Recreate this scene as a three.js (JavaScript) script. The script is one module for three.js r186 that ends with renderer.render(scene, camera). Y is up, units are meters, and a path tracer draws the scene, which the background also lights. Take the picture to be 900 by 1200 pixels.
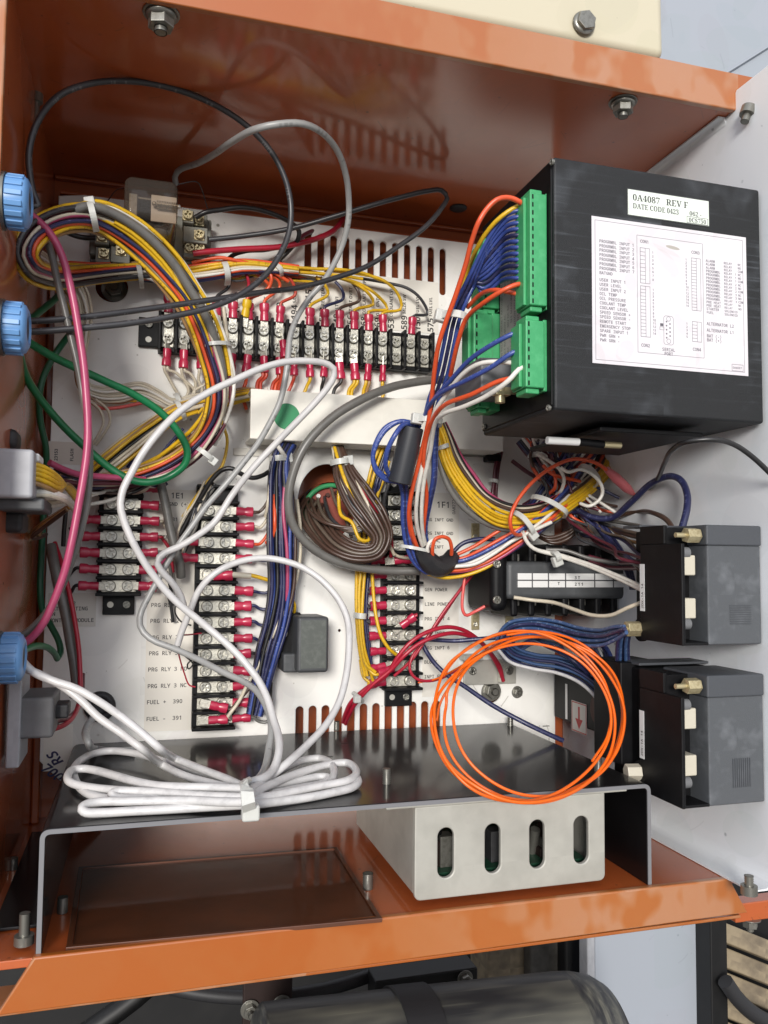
import * as THREE from 'three';
import { RoundedBoxGeometry } from 'three/addons/geometries/RoundedBoxGeometry.js';
import { mergeGeometries } from 'three/addons/utils/BufferGeometryUtils.js';
import { ImprovedNoise } from 'three/addons/math/ImprovedNoise.js';

// ---------------------------------------------------------------- camera
const V3 = (x, y, z) => new THREE.Vector3(x, y, z);
const FOC = 965, CX = 450, CY = 600, DIST = 0.45;
const camera = new THREE.PerspectiveCamera(2 * Math.atan(600 / FOC) * 180 / Math.PI, 0.75, 0.01, 60);
const lensRay = (px, py) => V3(px - CX, CY - py, -FOC);
const zAxis = lensRay(168, 657).negate().normalize();
const xAxis = lensRay(3788, 689).normalize(); xAxis.addScaledVector(zAxis, -xAxis.dot(zAxis)).normalize();
const yAxis = V3().crossVectors(zAxis, xAxis);
const CAM_ROT = new THREE.Matrix4().makeBasis(xAxis, yAxis, zAxis).transpose();
camera.position.set(0, 0, DIST);
camera.quaternion.setFromRotationMatrix(CAM_ROT);
camera.updateMatrixWorld();
// measured points of the photograph -> places in the cabinet (back panel is z = 0, depths in mm)
const ray = (px, py) => lensRay(px, py).applyMatrix4(CAM_ROT);
const at = (px, py, zmm) => { const d = ray(px, py); return V3(0, 0, DIST).addScaledVector(d, (zmm / 1000 - DIST) / d.z); };
const atY = (px, py, y) => { const d = ray(px, py); return V3(0, 0, DIST).addScaledVector(d, y / d.y); };
const atX = (px, py, x) => { const d = ray(px, py); return V3(0, 0, DIST).addScaledVector(d, x / d.x); };

// ---------------------------------------------------------------- sky, sun, exposure
const scene = new THREE.Scene();
{
  const W = 256, H = 128, data = new Float32Array(W * H * 4), glow = V3(-0.3, 0.22, 0.93).normalize(), d = V3();
  for (let j = 0; j < H; j++) for (let i = 0; i < W; i++) {
    const el = ((j + 0.5) / H - 0.5) * Math.PI, az = ((i + 0.5) / W - 0.5) * 2 * Math.PI;
    d.set(Math.cos(el) * Math.cos(az), Math.sin(el), Math.cos(el) * Math.sin(az));
    const g = Math.pow(Math.max(0, d.dot(glow)) , 2);
    const up = THREE.MathUtils.smoothstep(d.y, -0.12, 0.05);
    const l = 0.34 + 0.12 * Math.max(0, d.y) + 0.45 * g, k = (j * W + i) * 4;
    const gr = 0.16;
    data[k] = (1 - up) * gr + up * l * 0.95; data[k + 1] = (1 - up) * gr * 0.97 + up * l * 0.98; data[k + 2] = (1 - up) * gr * 0.92 + up * l * 1.07; data[k + 3] = 1;
  }
  const t = new THREE.DataTexture(data, W, H, THREE.RGBAFormat, THREE.FloatType);
  t.mapping = THREE.EquirectangularReflectionMapping; t.magFilter = t.minFilter = THREE.LinearFilter; t.needsUpdate = true;
  scene.background = t; scene.environment = t;
}
const sun = new THREE.DirectionalLight(0xfffaf3, 1.95);
sun.position.set(-0.3, 0.2, 0.93).multiplyScalar(3); sun.target.position.set(0.1, 0, 0);
sun.castShadow = true; sun.shadow.radius = 28; sun.shadow.mapSize.set(2048, 2048);
Object.assign(sun.shadow.camera, { left: -0.6, right: 0.6, top: 0.6, bottom: -0.6, near: 0.5, far: 8 });
scene.add(sun, sun.target);
const renderer = new THREE.WebGLRenderer({ antialias: true });
renderer.shadowMap.enabled = true;
renderer.toneMapping = THREE.LinearToneMapping;
renderer.toneMappingExposure = 1.62;

// ---------------------------------------------------------------- helpers
let seed = 7; const rnd = () => { seed = (seed * 1664525 + 1013904223) >>> 0; return seed / 4294967296; };
const perlin = new ImprovedNoise();
const fbm = (x, y, z = 0) => perlin.noise(x, y, z) * 0.55 + perlin.noise(x * 2.1, y * 2.1, z + 9) * 0.28 + perlin.noise(x * 4.3, y * 4.3, z + 17) * 0.17;
const used = {};
const numbered = (n) => { const k = used[n] = (used[n] ?? -1) + 1; return k ? n + '_' + String(k).padStart(3, '0') : n; };
function thing(name, label, category, group) {
  const o = new THREE.Group(); o.name = numbered(name); o.userData = { label, category }; if (group) o.userData.group = group;
  scene.add(o); return o;
}
function part(name, geo, mat, parent, label) {
  const m = new THREE.Mesh(Array.isArray(geo) ? mergeGeometries(geo.map((g) => clean(g))) : geo, mat);
  m.name = name; m.castShadow = m.receiveShadow = true; if (label) m.userData.label = label; parent.add(m); return m;
}
function clean(g) { g = g.index ? g.toNonIndexed() : g; const r = new THREE.BufferGeometry(); for (const k of ['position', 'normal', 'uv']) r.setAttribute(k, g.getAttribute(k)); return r; }
// box from corners, with a small rounded edge
function box(x0, x1, y0, y1, z0, z1, r = 0.0006) {
  const w = Math.abs(x1 - x0), h = Math.abs(y1 - y0), d = Math.abs(z1 - z0), m = Math.min(w, h, d);
  const g = r > 0 ? new RoundedBoxGeometry(w, h, d, 2, Math.min(r, m * 0.45)) : new THREE.BoxGeometry(w, h, d);
  boxUV(g); g.translate((x0 + x1) / 2, (y0 + y1) / 2, (z0 + z1) / 2); return g;
}
function boxUV(g) {   // uv in metres by the dominant axis
  const p = g.getAttribute('position'), n = g.getAttribute('normal'), uv = new Float32Array(p.count * 2);
  for (let i = 0; i < p.count; i++) {
    const ax = Math.abs(n.getX(i)), ay = Math.abs(n.getY(i)), az = Math.abs(n.getZ(i));
    uv[2 * i] = ax > ay && ax > az ? p.getZ(i) : p.getX(i); uv[2 * i + 1] = ay >= ax && ay > az ? p.getZ(i) : p.getY(i);
  }
  g.setAttribute('uv', new THREE.BufferAttribute(uv, 2)); return g;
}
// axis-parallel box whose front face covers a rectangle seen at depth z1
function pbox(px0, py0, px1, py1, z0, z1, r) {
  const a = at(px0, py0, z1), b = at(px1, py1, z1); return box(a.x, b.x, b.y, a.y, z0 / 1000, z1 / 1000, r);
}
function cyl(a, b, r0, r1 = r0, seg = 20, open = false) {
  const d = b.clone().sub(a), g = new THREE.CylinderGeometry(r1, r0, d.length(), seg, 1, open);
  g.applyQuaternion(new THREE.Quaternion().setFromUnitVectors(V3(0, 1, 0), d.clone().normalize())); const m = a.clone().add(b).multiplyScalar(0.5);
  g.translate(m.x, m.y, m.z); return g;
}
function orient(g, pos, dir, spin = 0) {   // geometry whose axis is +z
  if (spin) g.rotateZ(spin);
  g.applyQuaternion(new THREE.Quaternion().setFromUnitVectors(V3(0, 0, 1), dir.clone().normalize())); g.translate(pos.x, pos.y, pos.z); return g;
}
const curve = (pts) => new THREE.CatmullRomCurve3(pts, false, 'centripetal');
function tube(pts, r, seg, rad = 8, round = true) {
  const c = curve(pts), n = seg || Math.max(8, Math.min(90, pts.length * 6)), g = new THREE.TubeGeometry(c, n, r, rad, false);
  if (!round) return g;
  const parts = [clean(g)];
  for (const [t, s] of [[0, -1], [1, 1]]) { const cap = new THREE.CircleGeometry(r, rad); parts.push(clean(orient(cap, c.getPointAt(t), c.getTangentAt(t).multiplyScalar(s)))); }
  return mergeGeometries(parts);
}
const px3 = (l) => l.map(([x, y, z]) => at(x, y, z));
// flat band swept along a curve, lying on its inner face towards -z side
function strap(pts, width, thick, out) {
  const c = curve(pts), N = 24, pos = [], idx = [];
  for (let i = 0; i <= N; i++) {
    const p = c.getPointAt(i / N), t = c.getTangentAt(i / N), n = out ? out.clone().sub(p) : V3(0, 0, 1);
    if (out) n.negate(); n.addScaledVector(t, -n.dot(t)).normalize(); const b = V3().crossVectors(t, n);
    for (const [u, v] of [[-1, 0], [1, 0], [1, 1], [-1, 1]]) { const q = p.clone().addScaledVector(b, u * width / 2).addScaledVector(n, v * thick); pos.push(q.x, q.y, q.z); }
    if (i < N) for (let k = 0; k < 4; k++) { const a = i * 4 + k, b2 = i * 4 + (k + 1) % 4; idx.push(a, a + 4, b2, b2, a + 4, b2 + 4); }
  }
  idx.push(0, 1, 2, 0, 2, 3); const e = N * 4; idx.push(e, e + 2, e + 1, e, e + 3, e + 2);
  let g = new THREE.BufferGeometry(); g.setAttribute('position', new THREE.Float32BufferAttribute(pos, 3)); g.setIndex(idx);
  g = g.toNonIndexed(); g.computeVertexNormals(); g.setAttribute('uv', new THREE.Float32BufferAttribute(new Float32Array(g.getAttribute('position').count * 2), 2)); return g;
}

// ---------------------------------------------------------------- textures and materials
function tex(w, h, f, srgb) {
  const d = new Uint8Array(w * h * 4);
  for (let j = 0; j < h; j++) for (let i = 0; i < w; i++) { const c = f(i / w, j / h), k = (j * w + i) * 4; d[k] = c[0] * 255; d[k + 1] = c[1] * 255; d[k + 2] = c[2] * 255; d[k + 3] = 255; }
  const t = new THREE.DataTexture(d, w, h); t.magFilter = THREE.LinearFilter; t.minFilter = THREE.LinearMipmapLinearFilter; t.generateMipmaps = true;
  t.wrapS = t.wrapT = THREE.RepeatWrapping; if (srgb) t.colorSpace = THREE.SRGBColorSpace; t.needsUpdate = true; return t;
}
const cl = (v) => Math.min(1, Math.max(0, v));
const per = (t, m) => { const c = t.clone(); c.repeat.set(1 / m, 1 / m); c.needsUpdate = true; return c; };   // one repeat every m metres
const hexRGB = (h) => { const n = parseInt(h.slice(1), 16); return [(n >> 16) / 255, ((n >> 8) & 255) / 255, (n & 255) / 255]; };
const mixc = (a, b, t) => a.map((v, i) => v + (b[i] - v) * t);
const smudge = (base, dirt, amount, sc, sd, speck = 0) => tex(512, 512, (u, v) => {
  const n = fbm(u * sc, v * sc, sd) * 0.5 + 0.5, m = fbm(u * sc * 5, v * sc * 5, sd + 4);
  let t = cl((n - 0.42) * 2.2) * amount + m * amount * 0.25; if (speck && rnd() < speck) t = 0.7;
  return mixc(base, dirt, cl(t)).map(cl);
}, true);
const grain = tex(512, 512, () => { const v = rnd(); return [v, v, v]; });
const wavy = tex(256, 256, (u, v) => { const n = fbm(u * 6, v * 6, 2) * 0.5 + 0.5; return [n, n, n]; });
const std = (o) => new THREE.MeshStandardMaterial(o), phys = (o) => new THREE.MeshPhysicalMaterial(o);

const scuffs = (base, dirt, seedN, n) => { const c = document.createElement('canvas'); c.width = c.height = 1024; const g = c.getContext('2d'); g.fillStyle = base; g.fillRect(0, 0, 1024, 1024); const rgb = hexRGB(dirt).map((v) => Math.round(v * 255)).join(',');
  for (let k = 0; k < 260; k++) { const r = 10 + rnd() * 70; g.fillStyle = `rgba(${rgb},${0.012 + rnd() * 0.03})`; g.beginPath(); g.ellipse(rnd() * 1024, rnd() * 1024, r * (0.5 + rnd()), r * (0.3 + rnd() * 0.6), rnd() * 3, 0, 7); g.fill(); }
  for (let k = 0; k < n; k++) { g.strokeStyle = `rgba(${rgb},${0.1 + rnd() * 0.3})`; g.lineWidth = 0.6 + rnd() * 1.3; const x = rnd() * 1024, y = rnd() * 1024, a = rnd() * 6.3, l = 3 + rnd() * rnd() * 60; g.beginPath(); g.moveTo(x, y); g.quadraticCurveTo(x + Math.cos(a) * l * 0.5 + rnd() * 6, y + Math.sin(a) * l * 0.5, x + Math.cos(a) * l, y + Math.sin(a) * l); g.stroke(); }
  for (let k = 0; k < n * 2; k++) { g.fillStyle = `rgba(${rgb},${0.2 + rnd() * 0.5})`; const r = 0.5 + rnd() * rnd() * 2.4; g.beginPath(); g.arc(rnd() * 1024, rnd() * 1024, r, 0, 7); g.fill(); }
  const t = new THREE.CanvasTexture(c); t.colorSpace = THREE.SRGBColorSpace; t.wrapS = t.wrapT = THREE.RepeatWrapping; return t; };
const M = {};
M.orange = phys({ map: per(scuffs('#b25522', '#5a2a14', 3, 120), 0.29), roughness: 0.55, clearcoat: 1, clearcoatRoughness: 0.12, bumpMap: per(wavy, 0.03), bumpScale: 0.000012 });
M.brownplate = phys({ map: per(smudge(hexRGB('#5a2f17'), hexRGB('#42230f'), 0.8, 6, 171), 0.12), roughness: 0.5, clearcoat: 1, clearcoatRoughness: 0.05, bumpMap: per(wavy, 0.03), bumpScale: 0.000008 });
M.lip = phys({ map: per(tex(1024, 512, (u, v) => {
  const n = fbm(u * 13, v * 9, 3) * 0.5 + 0.5, edge = cl((n - 0.44) * 12), m = fbm(u * 40, v * 40, 5) * 0.06, right = u < 0.86 ? cl(u * 2.2 - 0.35) : 0;  // dust blotches, plus pale sky sheen painted into the colour towards the right
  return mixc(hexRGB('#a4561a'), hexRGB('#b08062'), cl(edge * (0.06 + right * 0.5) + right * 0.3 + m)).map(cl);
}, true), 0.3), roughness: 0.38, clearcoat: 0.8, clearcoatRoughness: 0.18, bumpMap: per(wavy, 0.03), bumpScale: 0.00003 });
M.panel = phys({ map: per(scuffs('#f0efea', '#6e675a', 1, 90), 0.31), roughness: 0.42, clearcoat: 0.35, clearcoatRoughness: 0.25 });
M.wall = phys({ map: per(scuffs('#ebeef2', '#7b8088', 2, 60), 0.33), roughness: 0.5, clearcoat: 0.2, clearcoatRoughness: 0.3 });
M.cream = phys({ map: per(scuffs('#c6bea6', '#8a8068', 4, 50), 0.3), roughness: 0.45, clearcoat: 0.3, clearcoatRoughness: 0.3 });
M.bluegrey = std({ map: per(scuffs('#9ea4ad', '#6d737b', 5, 60), 0.4), roughness: 0.55 });
M.blackpaint = phys({ map: per(smudge(hexRGB('#0c0c0e'), hexRGB('#18181a'), 0.8, 8, 51, 0.004), 0.2), roughness: 0.5, specularIntensity: 0.35, clearcoat: 0.55, clearcoatRoughness: 0.12 });
M.blackedge = std({ color: '#77777a', roughness: 0.45 });
M.modblack = std({ map: per(tex(1024, 1024, (u, v) => {
  const dust = cl(fbm(u * 6, v * 6, 61) * 1.8 - 0.1), streak = cl(fbm(u * 3, v * 60, 62) * 1.6 - 0.15), up = cl(Math.abs(v - 0.5) * 3 - 0.1);
  let t = dust * 0.42 + streak * up * 0.7 + (rnd() - 0.5) * 0.06; if (rnd() < 0.002) t += 0.3;
  return mixc(hexRGB('#0f1114'), hexRGB('#868b92'), cl(t)).map(cl);
}, true), 0.115), roughness: 0.6, bumpMap: per(grain, 0.06), bumpScale: 0.00008 });
M.plasticblack = std({ map: per(smudge(hexRGB('#0d0d0f'), hexRGB('#1f1f21'), 0.7, 9, 71, 0.002), 0.08), roughness: 0.5 }); M.plasticblack = phys({ map: M.plasticblack.map, roughness: 0.5, specularIntensity: 0.45 });
M.relaygrey = std({ map: per(tex(512, 512, (u, v) => {
  const n = cl(fbm(u * 5, v * 5, 81) * 1.5), s = rnd() < 0.006 ? 0.5 : 0; return mixc(hexRGB('#4e5155'), hexRGB('#7c7f84'), cl(n * 0.7 + s + (rnd() - 0.5) * 0.1)).map(cl);
}, true), 0.05), roughness: 0.6, bumpMap: per(grain, 0.05), bumpScale: 0.00006 });
M.relaylip = std({ color: '#45484d', roughness: 0.55, bumpMap: per(grain, 0.05), bumpScale: 0.00005 });
M.socketgrey = std({ map: per(smudge(hexRGB('#85857b'), hexRGB('#6a6a62'), 0.7, 6, 91), 0.04), roughness: 0.55 });
M.greyplastic = std({ map: per(smudge(hexRGB('#6f7072'), hexRGB('#58595b'), 0.7, 5, 95), 0.06), roughness: 0.55 });
M.palegrey = std({ map: per(smudge(hexRGB('#a9abb0'), hexRGB('#8e9096'), 0.7, 5, 96), 0.06), roughness: 0.5 });
M.darkgrey = std({ map: per(smudge(hexRGB('#47494b'), hexRGB('#606264'), 0.7, 5, 97), 0.06), roughness: 0.5 });
M.metal = std({ map: per(smudge(hexRGB('#d2d0c6'), hexRGB('#9a978d'), 0.9, 12, 101), 0.02), metalness: 0.6, roughness: 0.3 });
M.zinc = std({ map: per(smudge(hexRGB('#8e8d86'), hexRGB('#68655e'), 0.9, 10, 102), 0.02), metalness: 0.7, roughness: 0.33 });
M.plate = std({ map: per(smudge(hexRGB('#d6d3c6'), hexRGB('#a5a296'), 0.9, 14, 103, 0.01), 0.02), metalness: 0.45, roughness: 0.36, bumpMap: per(wavy, 0.004), bumpScale: 0.00015 });
M.washer = std({ color: '#6f6c64', metalness: 0.6, roughness: 0.4 });
M.brass = std({ map: per(smudge(hexRGB('#c9bd98'), hexRGB('#948460'), 0.9, 12, 104), 0.02), metalness: 0.55, roughness: 0.34 });
M.alu = std({ map: per(smudge(hexRGB('#bdbbb2'), hexRGB('#a19f97'), 0.8, 6, 105, 0.001), 0.12), metalness: 0.35, roughness: 0.42 });
M.whitebar = std({ map: per(smudge(hexRGB('#eae7dd'), hexRGB('#cbc8bf'), 0.5, 5, 106), 0.1), roughness: 0.4 });
M.bluegland = phys({ color: '#6596cb', roughness: 0.38, clearcoat: 0.3, clearcoatRoughness: 0.3 });
M.greenconn = phys({ map: per(smudge(hexRGB('#3c9a62'), hexRGB('#5cb47c'), 0.7, 8, 111, 0.003), 0.04), roughness: 0.42, transmission: 0 });
M.tie = phys({ color: '#dedfda', roughness: 0.35, transmission: 0.25, thickness: 0 });
M.clear = phys({ color: '#c9beb2', roughness: 0.03, transmission: 0.94, thickness: 0, ior: 1.4, specularIntensity: 0.7, side: THREE.DoubleSide });
M.sleeve = phys({ map: per(smudge(hexRGB('#bb2a4a'), hexRGB('#99203c'), 0.6, 9, 115), 0.02), roughness: 0.34, clearcoat: 0.4, clearcoatRoughness: 0.2 });
M.sleeveyellow = std({ color: '#dcb41c', roughness: 0.4 });
M.sleevepink = phys({ color: '#d9767c', roughness: 0.3, transmission: 0.2, thickness: 0 });
M.sleeveclear = std({ color: '#c5bfae', roughness: 0.35 });
M.paper = std({ color: '#e8e8e6', roughness: 0.6 });
M.rubber = std({ map: per(smudge(hexRGB('#29292b'), hexRGB('#414143'), 0.8, 7, 121), 0.05), roughness: 0.55 });
M.ferrite = std({ map: per(smudge(hexRGB('#2c2e33'), hexRGB('#41444a'), 0.8, 6, 122, 0.002), 0.03), roughness: 0.45 });
M.boot = std({ color: '#232326', roughness: 0.35, bumpMap: per(wavy, 0.02), bumpScale: 0.0003 });
M.greensticker = std({ color: '#2f8a5a', roughness: 0.5 });
M.engineblack = std({ map: per(smudge(hexRGB('#0c0c0d'), hexRGB('#222120'), 0.8, 6, 131, 0.001), 0.2), roughness: 0.55 });
M.cleaner = phys({ map: per(tex(512, 512, (u, v) => {
  const n = fbm(u * 4, v * 5, 141) * 0.5 + 0.5, s = cl(fbm(u * 30, v * 5, 142) * 2 - 0.5); return mixc(hexRGB('#333436'), hexRGB('#8d8b7a'), cl((n - 0.36) * 2 + s * 0.5)).map(cl);
}, true), 0.25), roughness: 0.42 });
M.woodbeige = std({ map: per(smudge(hexRGB('#8e8068'), hexRGB('#4d443a'), 1, 6, 151), 0.1), roughness: 0.7 });
M.rustgrey = std({ map: per(smudge(hexRGB('#5d5a54'), hexRGB('#3d3a36'), 0.9, 8, 161), 0.08), roughness: 0.6 });
M.darkrust = std({ color: '#24130f', roughness: 0.6 });
M.rust = std({ color: '#4a241b', roughness: 0.6 });
M.pinred = std({ color: '#8a3f31', roughness: 0.55 });
const WIRE = { steel: '#3c5680', yellow: '#dcb020', pink: '#b04870', orange: '#dc5730', blue: '#384c92', navy: '#2a2d52', green: '#0d7548', darkgreen: '#0b5a3c', red: '#ad1f38', white: '#e2e2df', cream: '#cfc8b8', grey: '#6d6d6c', lightgrey: '#b4b5b3',
  black: '#1e1e20', brown: '#4d3a32', tan: '#a17f55', maroon: '#5e2333', fibre: '#f0690c', palewhite: '#d0d2d7', cablegrey: '#a3a4a3', charcoal: '#38383b', salmon: '#dd5a58', brick: '#b8402c', taupe: '#645950' };
const grime = tex(512, 64, (u, v) => { const n = cl(1 - cl(fbm(u * 9, v * 3, 301) * 0.9) * 0.2 - cl(fbm(u * 25, v * 4, 305) - 0.3) * 0.25); return [n, n * 0.985, n * 0.96]; }, true); grime.repeat.set(3, 1);
const jacket = (c, mark) => { const base = hexRGB(WIRE[c]), m = hexRGB(mark); const t = tex(1024, 32, (u, v) => {
  const d = 1 - cl(fbm(u * 20, v * 3, 301) * 0.9) * 0.22, row = Math.abs(v - 0.3) < 0.09 || Math.abs(v - 0.8) < 0.09, on = row && perlin.noise(u * 22, v > 0.5 ? 3 : 8, 2) > 0.12 && perlin.noise(u * 190, 4, v > 0.5 ? 1 : 6) > 0.05;
  return mixc(base.map((q) => q * d), m, on ? 0.5 : 0).map(cl); }, true); t.repeat.set(1.5, 1); return t; };
const PRINTED = { blue: '#c9d0e6', navy: '#8d94b4', steel: '#c3cbd8', charcoal: '#8a8a8c', yellow: '#7a6420', cablegrey: '#70706f' };
const WM = {};
const wm = (c) => WM[c] ??= phys({ color: PRINTED[c] ? '#ffffff' : WIRE[c], map: PRINTED[c] ? jacket(c, PRINTED[c]) : grime, roughness: 0.38, clearcoat: 0.25, clearcoatRoughness: 0.3 });

// print on paper: a canvas laid on a thin sheet
function print(w, h, draw, px) {
  const c = document.createElement('canvas'); c.width = Math.round(w * px); c.height = Math.round(h * px);
  const g = c.getContext('2d'); draw(g, c.width, c.height);
  const t = new THREE.CanvasTexture(c); t.colorSpace = THREE.SRGBColorSpace; t.anisotropy = 8; return t;
}
function sheet(w, h, t, rough = 0.5) { const g = new THREE.BoxGeometry(w, h, 0.0002); return [g, std({ map: t, roughness: rough })]; }
// sheet whose front shows a rectangle of the picture at depth z (thin sticker)
function sticker(name, x0, x1, y0, y1, z, draw, parent, res = 6000, rough = 0.5, label) {
  const t = print(x1 - x0, y1 - y0, draw, res), [g, m] = sheet(x1 - x0, y1 - y0, t, rough);
  const p = part(name, g, m, parent, label); p.position.set((x0 + x1) / 2, (y0 + y1) / 2, z); return p;
}

// ---------------------------------------------------------------- the cabinet shell
const XL = -0.052, XR = 0.2565, YT = 0.21, YB = -0.135, ZF = 0.14, ZB = -0.024;
const cabinet = thing('control_cabinet', 'open orange painted steel control cabinet holding all the wiring', 'cabinet');
part('top_wall', box(XL - 0.004, XR + 0.003, YT, YT + 0.003, ZB - 0.003, ZF, 0.0004), M.orange, cabinet);
part('bottom_wall', box(XL - 0.004, XR + 0.003, YB - 0.003, YB, ZB - 0.003, ZF, 0.0004), M.orange, cabinet);
part('left_wall', box(XL - 0.003, XL, YB - 0.002, YT + 0.002, ZB - 0.003, ZF, 0.0004), M.orange, cabinet);
part('rear_wall', [box(XL - 0.0025, XR + 0.0025, YB - 0.002, YT + 0.002, ZB - 0.0025, ZB, 0)], M.orange, cabinet);
// folded ledges where the back panel hangs
part('ledge', box(XL + 0.0042, XR - 0.001, 0.1945, 0.1965, ZB, -0.008, 0.0008), M.orange, cabinet);
part('ledge', box(XL + 0.0002, XR - 0.001, YT - 0.0022, YT, ZB, ZB + 0.004, 0.0008), M.orange, cabinet);
part('corner_strip', box(XL, XL + 0.004, YB, 0.19, ZB, -0.012, 0.001), M.orange, cabinet);
part('corner_strip', box(0.2388, 0.2475, YB, 0.19, ZB, -0.006, 0.0015), M.orange, cabinet);
// front flanges with mitred ends, folded edge towards the back
function flange(pts, depth) {
  const s = new THREE.Shape(pts.map(([x, y]) => new THREE.Vector2(x, y)));
  const g = new THREE.ExtrudeGeometry(s, { depth, bevelEnabled: true, bevelSize: 0.0007, bevelThickness: 0.0007, bevelSegments: 3 });
  g.translate(0, 0, ZF - 0.0001); return g;
}
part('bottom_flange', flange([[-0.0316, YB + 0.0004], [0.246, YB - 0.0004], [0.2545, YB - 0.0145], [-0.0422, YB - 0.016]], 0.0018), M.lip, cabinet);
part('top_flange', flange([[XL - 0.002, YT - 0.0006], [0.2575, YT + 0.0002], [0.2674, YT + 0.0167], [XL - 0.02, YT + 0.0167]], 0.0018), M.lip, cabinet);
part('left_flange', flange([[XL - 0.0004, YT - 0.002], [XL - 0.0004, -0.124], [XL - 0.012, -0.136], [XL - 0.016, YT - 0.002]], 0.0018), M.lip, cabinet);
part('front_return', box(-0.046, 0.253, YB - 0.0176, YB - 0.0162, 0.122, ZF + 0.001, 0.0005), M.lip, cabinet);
part('corner_tab', pbox(866, 96, 930, 108, 130, 138, 0.0006), M.orange, cabinet);
part('corner_tab', pbox(862, 1060, 930, 1073, 130, 138, 0.0006), M.orange, cabinet);

// bolts: axis points out of the surface
const hexShape = (r) => { const s = new THREE.Shape(); for (let i = 0; i < 6; i++) s[i ? 'lineTo' : 'moveTo'](r * Math.cos(i * Math.PI / 3), r * Math.sin(i * Math.PI / 3)); s.closePath(); return s; };
function hexPrism(r, h, hole) {
  const s = hexShape(r); if (hole) { const p = new THREE.Path(); p.absarc(0, 0, hole, 0, Math.PI * 2, true); s.holes.push(p); }
  return new THREE.ExtrudeGeometry(s, { depth: h, bevelEnabled: true, bevelSize: r * 0.06, bevelThickness: r * 0.08, bevelSegments: 2, curveSegments: 16 });
}
function stud(r, len) {   // threaded end
  const pr = [], n = Math.max(4, Math.round(len / (r * 0.42))); for (let i = 0; i <= n; i++) { pr.push(new THREE.Vector2(r * 0.86, len * i / n), new THREE.Vector2(r, len * Math.min(n, i + 0.5) / n)); }
  pr.push(new THREE.Vector2(0, len)); return new THREE.LatheGeometry(pr, 14).rotateX(Math.PI / 2);
}
function nutBolt(parent, pos, dir, R, o = {}) {
  const g = [];
  if (o.washer !== 0) { const w = new THREE.LatheGeometry([[0, 0], [R * 1.45, 0], [R * 1.5, R * 0.08], [R * 1.45, R * 0.2], [0, R * 0.2]].map(([a, b]) => new THREE.Vector2(a, b)), 28).rotateX(Math.PI / 2); g.push(w); }
  if (o.flange) g.push(new THREE.LatheGeometry([[0, R * 0.2], [R * 1.3, R * 0.2], [R * 1.25, R * 0.4], [R * 0.98, R * 0.6], [0, R * 0.6]].map(([a, b]) => new THREE.Vector2(a, b)), 28).rotateX(Math.PI / 2));
  const h = o.h ?? R * 0.9; g.push(hexPrism(R, h, o.head ? 0 : R * 0.55).translate(0, 0, R * 0.3));
  if (!o.head) g.push(stud(R * 0.52, h + R * 0.3 + (o.stick ?? R * 0.5)));
  return part(o.name || 'bolt', orient(mergeGeometries(g.map(clean)), pos, dir, o.spin ?? 0.3), M.zinc, parent);
}
function studOn(parent, pos, dir, r, len, nut) {
  const g = [stud(r, len)]; if (nut) g.push(new THREE.CylinderGeometry(r * 1.75, r * 1.75, nut, 18).rotateX(Math.PI / 2).translate(0, 0, nut / 2));
  return part('stud', orient(mergeGeometries(g.map(clean)), pos, dir), M.zinc, parent);
}
const DOWN = V3(0, -1, 0), UP = V3(0, 1, 0), FRONT = V3(0, 0, 1), LEFT = V3(-1, 0, 0), RIGHT = V3(1, 0, 0);
nutBolt(cabinet, atY(189, 15, YT), DOWN, 0.0047, { flange: 1 });
nutBolt(cabinet, atY(730, 119, YT), DOWN, 0.0043, { flange: 1 });
nutBolt(cabinet, at(181, 201, -14), FRONT, 0.0042);
studOn(cabinet, atY(43, 110, YT), DOWN, 0.0016, 0.013, 0.004);
studOn(cabinet, atY(15, 1019, YB), UP, 0.0021, 0.005, 0);
part('rubber_plug', orient(new THREE.LatheGeometry([[0, 0], [0.005, 0], [0.0052, 0.0008], [0.004, 0.0016], [0, 0.0018]].map(([a, b]) => new THREE.Vector2(a, b)), 20).rotateX(Math.PI / 2), atY(537, 243, YT), DOWN), M.rubber, cabinet);

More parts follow.
